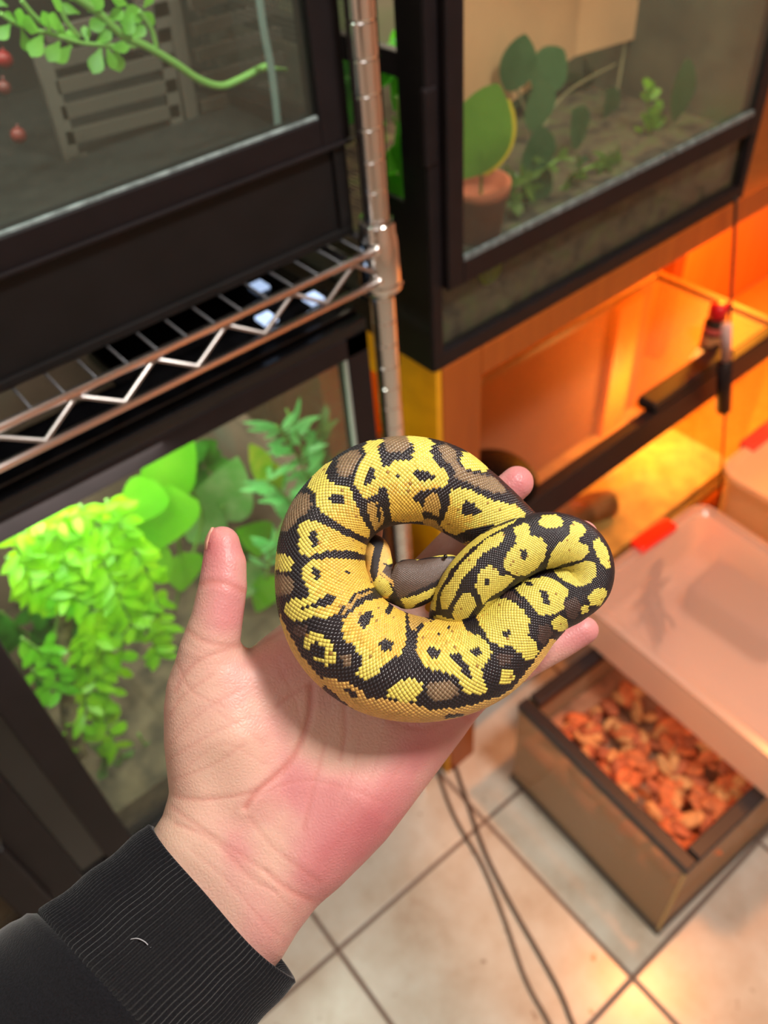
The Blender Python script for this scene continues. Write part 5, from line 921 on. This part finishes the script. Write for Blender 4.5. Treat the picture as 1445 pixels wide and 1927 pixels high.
    4, 6, 26, 1, 5, 6, 30, 7, 12, 0, 39, 7, 4, 6, 24, 1, 5, 6, 31, 7, 11, 0, 40, 7, 3, 6, 1, 1, 1, 0, 22, 1, 5, 6, 32, 7, 11, 0, 40, 7, 4, 6, 22, 1, 5, 6, 33, 7,
    10, 0, 42, 7, 4, 6, 20, 1, 3, 6, 36, 7, 9, 0, 44, 7, 4, 6, 17, 1, 1, 0, 1, 6, 3, 0, 6, 7, 2, 0, 28, 7, 8, 0, 46, 7, 4, 6, 2, 0, 11, 1, 1, 6, 10, 0, 1, 7,
    3, 0, 30, 7, 6, 0, 48, 7, 4, 6, 4, 0, 7, 1, 51, 0, 50, 7, 1, 6, 1, 7, 4, 6, 4, 0, 1, 1, 53, 0, 60, 7, 5, 0, 1, 7, 80, 0, 1, 7, 1, 0, 34, 7, 1, 0, 1, 7,
    79, 0, 34, 7, 3, 1, 1, 7, 1, 1, 2, 7, 1, 0, 1, 7, 1, 0, 1, 7, 70, 0, 32, 7, 1, 0, 46, 1, 37, 0, 30, 7, 2, 0, 15, 1, 67, 0, 29, 7, 3, 0, 13, 1, 68, 0, 30, 7,
    3, 0, 11, 1, 70, 0, 30, 7, 3, 0, 9, 1, 71, 0, 31, 7, 4, 0, 8, 1, 71, 0, 31, 7, 4, 0, 8, 1, 72, 0, 30, 7, 4, 0, 8, 1, 72, 0, 30, 7, 4, 0, 9, 1, 71, 0, 31, 7,
    4, 0, 8, 1, 71, 0, 31, 7, 4, 0, 7, 1, 72, 0, 31, 7, 4, 0, 7, 1, 38, 0, 33, 1, 1, 0, 31, 7, 5, 0, 5, 1, 39, 0, 36, 1, 29, 7, 6, 0, 4, 1, 39, 0, 34, 1, 1, 0,
    31, 7, 5, 0, 3, 1, 77, 0, 29, 7, 6, 0, 3, 1, 76, 0, 29, 7, 86, 0, 29, 7, 86, 0, 28, 7, 86, 0, 28, 7, 86, 0, 30, 7, 85, 0, 37, 7, 77, 0, 37, 7, 69, 0, 1, 1, 8, 0,
    36, 7, 32, 0, 40, 1, 6, 0, 36, 7, 31, 0, 43, 1, 5, 0, 37, 7, 29, 0, 45, 1, 4, 0, 36, 7, 28, 0, 47, 1, 3, 0, 36, 7, 28, 0, 48, 1, 4, 0, 34, 7, 70, 0, 7, 1, 5, 0,
    33, 7, 71, 0, 6, 1, 6, 0, 31, 7, 71, 0, 6, 1, 7, 0, 30, 7, 72, 0, 6, 1, 7, 0, 29, 7, 72, 0, 7, 1, 8, 0, 29, 7, 70, 0, 7, 1, 8, 0, 31, 7, 66, 0, 10, 1, 9, 0,
    29, 7, 62, 0, 1, 1, 1, 0, 12, 1, 14, 0, 1, 7, 41, 0, 58, 1, 56, 0, 58, 1, 55, 0, 60, 1, 54, 0, 60, 1, 14, 0]

def expand_runs(t):
    kinds = ['K', 'Y', 'O', 'B', 'T', 'D', 'C', 'N']; out = []
    for i in range(0, len(t), 2): out.extend([kinds[t[i + 1]]] * t[i])
    return out

def color_attr(me, cols, name='tone'):
    a = me.color_attributes.new(name, 'FLOAT_COLOR', 'POINT'); a.data.foreach_set('color', np.asarray(cols, np.float32).ravel())

def build_snake():
    ni, s, th, ds = lattice(); cls = np.array(expand_runs(PATTERN))[:ni * NJ].reshape(ni, NJ)
    dth = 2 * np.pi / NJ
    ds = ds.ravel(); s = s.ravel(); th = th.ravel(); cl = cls.ravel(); n = len(s)
    q = math.sqrt(.5)
    corner = [(1, 0), (.5, .5), (0, 1), (-.5, .5), (-1, 0), (-.5, -.5), (0, -1), (.5, -.5)]
    tmpl = [(a, b, 0) for a, b in corner]
    rnd = [(.80, 0), (.50, .44), (0, .80), (-.50, .44), (-.80, 0), (-.50, -.44), (0, -.80), (.50, -.44)]
    tmpl += [(a, b, 1) for a, b in rnd] + [(0.08, 0, 2)]
    tmpl = np.array(tmpl)
    S = s[:, None] + tmpl[None, :, 0] * ds[:, None] * .5; TH = th[:, None] + tmpl[None, :, 1] * dth
    rl = np.interp(s, SS, SD[:, 3]); rel = np.clip(rl / .015, .12, 1)
    hd = s > SS[24 * 41]; rel = np.where(hd, rel * .45, rel)
    hh = np.array([-.00010, .00008, .00016])[tmpl[:, 2].astype(int)]
    rgs = np.random.default_rng(4)
    Hh = hh[None, :] * rel[:, None] * (1 + rgs.uniform(-.15, .15, n))[:, None]
    P, _ = snake_surf(S, TH, Hh); V = toworld(P.reshape(-1, 3))
    pal = {'K': ((30, 25, 30), (64, 58, 62)), 'Y': ((222, 206, 96), (186, 160, 66)), 'O': ((222, 184, 78), (184, 138, 52)), 'B': ((128, 102, 76), (204, 184, 146)), 'T': ((186, 148, 76), (128, 96, 56)),
           'D': ((70, 52, 48), (98, 80, 70)), 'C': ((222, 178, 96), (196, 142, 70)), 'N': ((78, 60, 52), (122, 102, 88))}
    cc = np.zeros((n, 3)); cr = np.zeros((n, 3))
    for k, (a, b) in pal.items():
        m = cl == k; cc[m] = a; cr[m] = b
    # soft brown centre in the dark bands: brown scales next to black ones darken
    C2 = cc.reshape(ni, NJ, 3); kk = (cls == 'K').astype(float); nb = sum(np.roll(kk, sh, ax) for sh, ax in ((1, 0), (-1, 0), (1, 1), (-1, 1))) / 4
    fb = np.where(cls == 'B', nb * .35, 0)[..., None]; C2 = C2 * (1 - fb) + np.array((48, 36, 38)) * fb; cc = C2.reshape(-1, 3)
    R2 = cr.reshape(ni, NJ, 3); R2 = R2 * (1 - fb) + np.array((90, 76, 70)) * fb; cr = R2.reshape(-1, 3)
    var = 1 + rgs.normal(0, .035, n)[:, None]; cc = cc * var
    # fine dark flecks on the yellow scales
    fl = ((cl == 'O') | (cl == 'Y')) & (rgs.random(n) < .010); cc[fl] = (150, 112, 50)
    c = np.zeros((n, 17, 3)); c[:, :8] = cr[:, None]; c[:, 8:16] = cc[:, None] * .97 + cr[:, None] * .03; c[:, 16] = cc
    m = (cl == 'B'); c[m, 16] = cc[m] * .9
    c = np.clip(c / 255, 0, 1); c = np.where(c <= .04045, c / 12.92, ((c + .055) / 1.055) ** 2.4)
    cols = np.concatenate([c.reshape(-1, 3), np.ones((n * 17, 1))], 1)
    base = np.arange(n)[:, None, None] * 17
    f1 = np.array([(i, (i + 1) % 8, 8 + (i + 1) % 8, 8 + i) for i in range(8)]); f2 = np.array([(8 + i, 8 + (i + 1) % 8, 16) for i in range(8)])
    q4 = (base + f1[None]).reshape(-1, 4); t3 = (base + f2[None]).reshape(-1, 3)
    # drop scales wholly past the two ends; close the ends with small caps
    nv = len(V); caps = []
    me = bpy.data.meshes.new('ball_python')
    loops = np.concatenate([q4.ravel(), t3.ravel()]); nq, nt = len(q4), len(t3)
    me.vertices.add(nv); me.vertices.foreach_set('co', V.astype(np.float32).ravel())
    me.loops.add(len(loops)); me.loops.foreach_set('vertex_index', loops.astype(np.int32))
    me.polygons.add(nq + nt)
    st_ = np.concatenate([np.arange(nq) * 4, nq * 4 + np.arange(nt) * 3]); me.polygons.foreach_set('loop_start', st_.astype(np.int32))
    me.polygons.foreach_set('use_smooth', np.ones(nq + nt, bool)); me.update(calc_edges=True); me.validate()
    color_attr(me, cols)
    # merge shared rims so that the body is one continuous skin
    import bmesh
    bm = bmesh.new(); bm.from_mesh(me); bmesh.ops.remove_doubles(bm, verts=bm.verts, dist=.00002)
    bmesh.ops.recalc_face_normals(bm, faces=bm.faces); bm.to_mesh(me); bm.free()
    me.polygons.foreach_set('use_smooth', np.ones(len(me.polygons), bool))
    k = N('python_scales'); at = k.n('ShaderNodeAttribute', attribute_name='tone'); nz = k.noise(900, 3)
    r = k.ramp(nz.outputs['Fac'], [(.3, (.90,) * 3 + (1,)), (.7, (1, 1, 1, 1))]); mx = k.n('ShaderNodeMixRGB', blend_type='MULTIPLY'); mx.inputs[0].default_value = 1
    k.l(at.outputs['Color'], mx.inputs[1]); k.l(r.outputs[0], mx.inputs[2]); k.l(mx.outputs[0], k.b.inputs['Base Color']); k.set(Roughness=.30)
    k.b.inputs['Specular IOR Level'].default_value = .5
    k.b.inputs['Coat Weight'].default_value = .12; k.b.inputs['Coat Roughness'].default_value = .25
    me.materials.append(k.m)
    o = bpy.data.objects.new('ball_python', me); COL.objects.link(o)
    tag(o, 'yellow and black patterned ball python coiled on the open palm', 'snake')
    for (u, v, z) in ((838, 1047.5, .2685), (848, 1078, .2712)):
        m = MB(); m.blob(tuple(cam_pt(u, v, z)), (.0007, .0007, .0007), n=14, m=10); e = m.build('eye', plain('snake_eye', (16, 14, 14), .08), o)
    return o
build_snake()

# ------------------------------------------------------------------ the hand: one implicit body, polygonised with surface nets
PXM = .28 / F
def palm_z(u, v):
    t = (.7 * (u - 430) + -.7 * (v - 1680)) / 887
    return .268 + .024 * t + .006 * np.exp(-((u - 780) ** 2 + (v - 1130) ** 2) / 45000)
HANDPOLY = [(330,1260),(311,1330),(312,1410),(319,1490),(306,1535),(250,1620),(150,1800),(420,2050),(509,1829),(532,1801),(560,1754),(588,1717),(635,1665),(686,1619),(724,1581),(761,1530),(817,1451),(862,1388),(900,1340),(930,1260),(900,1180),(700,1120),(560,1150),(505,1192),(467,1223),(440,1205)]
CH = {  # name: (smooth joint, [(u, v, depth below the palm plane mm, radius px)])
 'thumb': (4, [(418,1024,3,34),(422,1062,3,42),(419,1105,3,46),(408,1165,4,49),(393,1230,7,58),(384,1300,11,70),(386,1390,12,73),(395,1470,13,70)]),
 'thenar': (7, [(420,1290,10,66),(440,1390,9,74),(470,1490,12,66)]),
 'hypo': (7, [(590,1610,13,68),(675,1505,10.5,74),(765,1405,11,66),(815,1350,12,60)]),
 'index': (4, [(600,1215,9,44),(648,1130,9,40),(680,1040,9,36),(690,975,8.5,33),(728,905,8,30)]),
 'middle': (4, [(720,1210,11,42),(765,1120,10,38),(802,1083,9,37),(852,1028,9,34.5),(908,965,8,33),(973,908,6,31.5)]),
 'ring': (4, [(810,1250,11,42),(870,1180,10,38),(950,1110,10,34),(1040,1048,8,31),(1097,1008,6,29)]),
 'pinky': (4, [(850,1325,11,46),(925,1278,9,37),(995,1242,8,32),(1055,1212,7,29),(1101,1186,6,26)])}

def hand_sdf(a, b, c):
    """a, b in mm on the palm plane (photo pixels scaled), c mm behind it"""
    k_ = PXM * 1000
    d2 = np.full(a.shape, 1e9, np.float32); sgn = np.ones(a.shape, np.float32)
    K = len(HANDPOLY)
    aa, bb = a[:, :, 0], b[:, :, 0]
    d2 = np.full(aa.shape, 1e9); ins = np.zeros(aa.shape, bool)
    for i in range(K):
        x0, y0 = [q * k_ for q in HANDPOLY[i]]; x1, y1 = [q * k_ for q in HANDPOLY[(i + 1) % K]]
        ex, ey = x1 - x0, y1 - y0; t = np.clip(((aa - x0) * ex + (bb - y0) * ey) / (ex * ex + ey * ey), 0, 1)
        d2 = np.minimum(d2, np.hypot(aa - x0 - t * ex, bb - y0 - t * ey))
        if y0 != y1: ins ^= ((y0 > bb) != (y1 > bb)) & (aa < (x1 - x0) * (bb - y0) / (y1 - y0) + x0)
    d2 = np.where(ins, -d2, d2)[:, :, None]
    t = np.clip((1750 * k_ - bb + .0 * aa) / (500 * k_), 0, 1)[:, :, None]
    Hh = 16.5 - 4.0 * t; Rr = Hh - .2
    d = np.sqrt(np.maximum(d2 + Rr, 0) ** 2 * 1.0 + (c - Hh) ** 2) - Rr
    for nm, (kk, pts) in CH.items():
        dc = None
        for (p, q) in zip(pts[:-1], pts[1:]):
            A = np.array([p[0] * k_, p[1] * k_, p[2]]); B = np.array([q[0] * k_, q[1] * k_, q[2]]); ra, rb = p[3] * k_, q[3] * k_
            v = B - A; L2 = v @ v; h = np.clip(((a - A[0]) * v[0] + (b - A[1]) * v[1] + (c - A[2]) * v[2]) / L2, 0, 1)
            x = np.sqrt((a - A[0] - h * v[0]) ** 2 + (b - A[1] - h * v[1]) ** 2 + (c - A[2] - h * v[2]) ** 2) - (ra + (rb - ra) * h)
            dc = x if dc is None else np.minimum(dc, x)
        h = np.clip(.5 + .5 * (dc - d) / kk, 0, 1); d = dc * (1 - h) + d * h - kk * h * (1 - h) * .8
    return d

def surface_nets(S, org, st):
    s = S < 0; nx, ny, nz = S.shape
    cs = np.zeros((nx - 1, ny - 1, nz - 1), np.int8)
    for dx in (0, 1):
        for dy in (0, 1):
            for dz in (0, 1): cs += s[dx:nx - 1 + dx, dy:ny - 1 + dy, dz:nz - 1 + dz]
    act = (cs > 0) & (cs < 8); idx = -np.ones(act.shape, np.int64); I = np.argwhere(act); idx[act] = np.arange(len(I))
    acc = np.zeros((len(I), 3)); cnt = np.zeros(len(I))
    offs = [(x, y, z) for x in (0, 1) for y in (0, 1) for z in (0, 1)]
    for a in offs:
        for ax in range(3):
            if a[ax]: continue
            b = list(a); b[ax] = 1
            va = S[I[:, 0] + a[0], I[:, 1] + a[1], I[:, 2] + a[2]]; vb = S[I[:, 0] + b[0], I[:, 1] + b[1], I[:, 2] + b[2]]
            m = (va < 0) != (vb < 0); t = np.where(m, va / np.where(m, va - vb, 1), 0)
            p = np.tile(np.array(a, float), (len(I), 1)); p[:, ax] += t; acc[m] += p[m]; cnt[m] += 1
    V = (I + acc / cnt[:, None]) * st + org
    quads = []
    for ax in range(3):
        sl0 = [slice(None)] * 3; sl1 = [slice(None)] * 3; sl0[ax] = slice(0, -1); sl1[ax] = slice(1, None)
        e = s[tuple(sl0)] != s[tuple(sl1)]; E = np.argwhere(e); u, v = [(1, 2), (2, 0), (0, 1)][ax]
        ok = (E[:, u] > 0) & (E[:, v] > 0) & (E[:, u] < S.shape[u] - 1) & (E[:, v] < S.shape[v] - 1); E = E[ok]
        def g(du, dv):
            q = E.copy(); q[:, u] += du; q[:, v] += dv; return idx[q[:, 0], q[:, 1], q[:, 2]]
        Q4 = np.stack([g(-1, -1), g(0, -1), g(0, 0), g(-1, 0)], 1)
        flip = s[E[:, 0], E[:, 1], E[:, 2]]; Q4[~flip] = Q4[~flip][:, ::-1]; quads.append(Q4)
    Q4 = np.concatenate(quads); Q4 = Q4[(Q4 >= 0).all(1)]
    return V, Q4

CREASES = [  # depth mm, width mm, polyline on the photo frame
 (.9, 1.1, [(586,1290),(584,1335),(572,1382),(546,1432),(514,1465),(481,1492),(462,1520)]),
 (.35, .8, [(648,1325),(650,1380),(640,1430)]), (.3, .8, [(612,1400),(590,1480),(570,1560)]), (.3, .7, [(520,1330),(560,1300),(600,1280)]),
 (.35, .9, [(322,1497),(370,1505),(430,1500),(480,1490)]), (.3, .8, [(318,1515),(380,1560),(440,1600),(500,1640)]), (.45, 1.0, [(500,1640),(545,1675),(600,1700)]), (.3, .8, [(330,1550),(400,1580),(470,1650),(520,1680)]),
 (.55, 1.1, [(376,1098),(400,1094),(425,1098),(460,1112)]), (.25, .7, [(378,1106),(410,1102),(456,1118)]), (.35, 1.0, [(345,1180),(380,1205),(420,1215),(450,1215)]), (.3, .8, [(330,1300),(350,1265),(380,1240),(430,1222)]),
 (.25, .7, [(318,1350),(345,1310),(400,1270)]), (.22, .7, [(320,1400),(380,1340),(450,1300)]), (.2, .7, [(318,1430),(400,1380),(470,1350)]), (.2, .7, [(320,1470),(400,1440),(460,1400)]),
 (.35, .8, [(860,1330),(880,1352),(895,1362)]), (.4, .9, [(995,1218),(1004,1235),(1012,1262)]), (.3, .8, [(560,1180),(530,1190),(500,1205)]), (.25, .7, [(700,1340),(780,1370),(840,1360)]),
 (.2, .6, [(330,1240),(360,1300),(420,1330)]), (.15, .5, [(330,1380),(380,1330),(440,1360),(500,1400)]), (.15, .5, [(345,1450),(420,1400),(500,1440)]), (.18, .5, [(520,1240),(560,1330),(570,1420)]), (.15, .5, [(680,1380),(660,1460),(640,1520)]), (.15, .5, [(720,1400),(690,1480),(640,1560)]), (.2, .6, [(360,1600),(430,1660),(500,1740),(540,1770)]), (.15, .6, [(350,1560),(450,1620),(560,1720)]), (.15, .5, [(760,1430),(700,1520),(620,1600)]), (.2, .6, [(480,1500),(560,1470),(640,1480),(720,1510)]), (.25, .8, [(470,1540),(520,1600),(600,1660)])]
def build_person():
    st_ = .7; k_ = PXM * 1000
    a0, a1, b0, b1, c0, c1 = 130 * k_, 1150 * k_, 860 * k_, 2060 * k_, -9., 36.
    nx, ny, nz = [int((q - p) / st_) + 1 for p, q in ((a0, a1), (b0, b1), (c0, c1))]
    a = (a0 + np.arange(nx) * st_).astype(np.float32)[:, None, None]; b = (b0 + np.arange(ny) * st_).astype(np.float32)[None, :, None]; c = (c0 + np.arange(nz) * st_).astype(np.float32)[None, None, :]
    a, b, c = np.broadcast_arrays(a, b, c)
    S = hand_sdf(a, b, c)
    V, Q4 = surface_nets(S, np.array([a0, b0, c0]), st_)
    # light smoothing of the net
    for it in range(3):
        A = np.zeros_like(V); cn = np.zeros(len(V))
        for i in range(4):
            for j in (1, 3):
                np.add.at(A, Q4[:, i], V[Q4[:, (i + j) % 4]]); np.add.at(cn, Q4[:, i], 1)
        V = V * .5 + .5 * A / np.maximum(cn, 1)[:, None]
    u, v, cm = V[:, 0] / k_, V[:, 1] / k_, V[:, 2]
    front = np.clip((12 - cm) / 6, 0, 1); cr = np.zeros(len(V)); push = np.zeros(len(V))
    for dep, wid, pl in CREASES:
        P = catmull(np.array(pl, float), 6); dm = np.full(len(V), 1e9)
        for p, q in zip(P[:-1], P[1:]):
            e = q - p; t = np.clip(((u - p[0]) * e[0] + (v - p[1]) * e[1]) / (e @ e), 0, 1); dm = np.minimum(dm, np.hypot(u - p[0] - t * e[0], v - p[1] - t * e[1]))
        g = np.exp(-(dm * k_ / wid) ** 2) * front; push += g * dep; cr = np.maximum(cr, g * min(1, dep * 1.5)); push -= np.exp(-((dm * k_ - 2.2) / 1.6) ** 2) * front * dep * .25
    cm = cm + push * .55; cr = cr * .6
    red = np.zeros(len(V))
    for (uu, vv, r, w) in ((700, 1560, 110, .9), (600, 1640, 60, .5), (415, 1040, 60, .75), (425, 1160, 45, .6), (560, 1480, 70, .45), (800, 1420, 70, .5), (975, 905, 45, .8), (1100, 1010, 40, .8), (1100, 1185, 60, .6), (540, 1260, 60, .3), (440, 1600, 40, .4), (400, 1440, 60, -.45), (620, 1400, 60, -.3), (340, 1600, 80, -.5), (530, 1760, 70, .25), (880, 1330, 60, .5), (1000, 1240, 50, .4)):
        red += w * np.exp(-((u - uu) ** 2 + (v - vv) ** 2) / (r * r))
    z = palm_z(u, v) + cm / 1000
    Wd = cam_pt(u, v, z)
    me = bpy.data.meshes.new('arm'); me.vertices.add(len(V)); me.vertices.foreach_set('co', Wd.astype(np.float32).ravel())
    me.loops.add(Q4.size); me.loops.foreach_set('vertex_index', Q4.astype(np.int32).ravel()); me.polygons.add(len(Q4)); me.polygons.foreach_set('loop_start', (np.arange(len(Q4)) * 4).astype(np.int32))
    me.polygons.foreach_set('use_smooth', np.ones(len(Q4), bool)); me.update(calc_edges=True); me.validate()
    color_attr(me, np.stack([np.clip(red * .5 + .5, 0, 1), cr, cr * 0, cr * 0 + 1], 1), 'skin_map')
    import bmesh
    bm = bmesh.new(); bm.from_mesh(me); bmesh.ops.recalc_face_normals(bm, faces=bm.faces); bm.to_mesh(me); bm.free()
    k = N('skin'); at = k.n('ShaderNodeAttribute', attribute_name='skin_map'); sp = k.n('ShaderNodeSeparateColor'); k.l(at.outputs['Color'], sp.inputs[0])
    nz = k.noise(55, 4); n2 = k.noise(900, 3); n3 = k.noise(160, 5)
    ad = k.n('ShaderNodeMath', operation='MULTIPLY_ADD'); k.l(nz.outputs['Fac'], ad.inputs[0]); ad.inputs[1].default_value = .5; ad.inputs[2].default_value = -.25
    a2 = k.n('ShaderNodeMath', operation='ADD'); k.l(ad.outputs[0], a2.inputs[0]); k.l(sp.outputs[0], a2.inputs[1])
    r = k.ramp(a2.outputs[0], [(.2, lin((204, 168, 148))), (.5, lin((206, 163, 147))), (.75, lin((198, 132, 130))), (1, lin((186, 108, 112)))])
    mx = k.n('ShaderNodeMixRGB'); k.l(sp.outputs[1], mx.inputs[0]); k.l(r.outputs[0], mx.inputs[1]); mx.inputs[2].default_value = lin((186, 108, 96)); k.l(mx.outputs[0], k.b.inputs['Base Color'])
    k.set(Roughness=.48); k.b.inputs['Subsurface Weight'].default_value = .25; k.b.inputs['Subsurface Radius'].default_value = (1, .35, .2); k.b.inputs['Subsurface Scale'].default_value = .004
    vo = k.n('ShaderNodeTexVoronoi', feature='DISTANCE_TO_EDGE'); vo.inputs['Scale'].default_value = 700; tc = k.n('ShaderNodeTexCoord'); k.l(tc.outputs['Object'], vo.inputs['Vector'])
    m1 = k.n('ShaderNodeMath', operation='MULTIPLY_ADD'); k.l(n3.outputs['Fac'], m1.inputs[0]); m1.inputs[1].default_value = .6; k.l(vo.outputs[0], m1.inputs[2])
    k.bump(m1.outputs[0], .32, .0006)
    me.materials.append(k.m)
    root = thing('person', "left forearm in a black sleeve holding a snake on the open palm", 'person', tuple(cam_pt(300, 1800, .285)))
    inv = root.matrix_basis.inverted(); me.transform(inv)
    o = bpy.data.objects.new('arm', me); COL.objects.link(o); o.parent = root
    # thumb nail seen edge-on at the left of the tip
    m = MB(); cpt = [cam_pt(u_, v_, z_) for u_, v_, z_ in ((390.5, 996, .2745), (386.5, 1010, .275), (383.5, 1026, .2755))]
    n0 = len(cpt); vs = []; 
    for (u_, v_) in ((399, 992), (392, 1004), (387.5, 1020), (385.5, 1034)):
        for dz, du in ((.2740, 1.5), (.2775, -1.5), (.2815, .5), (.2845, 5)): vs.append(cam_pt(u_ + du, v_, dz))
    fs = [(i * 4 + j, i * 4 + j + 1, i * 4 + j + 5, i * 4 + j + 4) for i in range(3) for j in range(3)]
    m.add(vs, fs, True); nl = m.build('thumb_nail', plain('nail', (206, 150, 132), .3), root); sd = nl.modifiers.new('solid', 'SOLIDIFY'); sd.thickness = .0005
    # cuff and sleeve
    ax = np.array([-.735, .678]); nrm = np.array([.678, .735])
    ctr = np.array([420, 1699.])
    kb = N('black_knit'); nz = kb.noise(1500, 3); r = kb.ramp(nz.outputs['Fac'], [(.3, lin((9, 9, 12))), (.7, lin((20, 20, 25)))]); kb.l(r.outputs[0], kb.b.inputs['Base Color']); kb.set(Roughness=.95)
    kb.b.inputs['Specular IOR Level'].default_value = .15; kb.bump(nz.outputs['Fac'], .5, .0004)
    kb.b.inputs['Sheen Weight'].default_value = .15
    def tube(name, prof, nphi, ribs, par):
        """prof: (distance along the arm px, width px, offset inwards mm)"""
        vs = []; fs = []
        for (t, w, ins, ribamp) in prof:
            for j in range(nphi):
                ph = 2 * math.pi * j / nphi; c_, s_ = math.cos(ph), math.sin(ph)
                near = max(-c_, -1)                        # 1 on the side that faces the viewer
                lip = max(0, 1 - t / 90)
                rr = 1 + (ribamp * math.cos(ribs * ph) - ins) / (w * PXM * 1000)
                wob = 3 * math.sin(3 * ph + t * .02) + 2 * math.sin(5 * ph + 1)
                p = ctr + ax * (t + lip * (15 * -c_ + wob * .6)) + nrm * (w + wob * .4) * s_ * rr
                dep = .0255 + (w - 198) * PXM * .5
                z = .2815 + .00 * t + c_ * dep * rr - t * .00001
                vs.append(cam_pt(p[0], p[1], z))
        n = len(prof)
        for i in range(n - 1):
            for j in range(nphi): fs.append((i * nphi + j, i * nphi + (j + 1) % nphi, (i + 1) * nphi + (j + 1) % nphi, (i + 1) * nphi + j))
        return MB().add(vs, fs, True).build(name, kb.m, par)
    prof = [(60, 194, 3.2, 0), (30, 194, 3.0, 0), (8, 196, 2.6, .1), (1, 198, 1.6, .2), (0, 200, .7, .3), (3, 201, 0, .42)] + [(10 + 14 * i, 201 + 1.2 * i + 2 * math.sin(i * .8), 0, .45) for i in range(19)] + [(272, 223, .6, .3), (278, 224, 1.2, .1)]
    cuff = tube('ribbed_cuff', prof, 900, 112, root)
    prof = [(262, 222, 1.5, 0), (272, 225, .3, 0), (285, 231, -.8, 0)] + [(300 + 20 * i, 234 + 4.5 * i + 2.5 * math.sin(i * 1.3), -.5, 0) for i in range(22)]
    tube('sleeve', prof, 160, 1, root)
    return root
build_person()
m = MB(); m.tube(smooth([tuple(cam_pt(u, v, z)) for u, v, z in ((243, 1768, .2545), (258, 1766, .2535), (272, 1772, .253), (283, 1782, .2535), (290, 1776, .254), (285, 1786, .2535), (268, 1786, .254))], 6), .00018, 6)
tag(m.build('lint_thread', plain('white_lint', (150, 150, 156), .8)), 'thin pale lint thread stuck on the black ribbed cuff', 'thread')
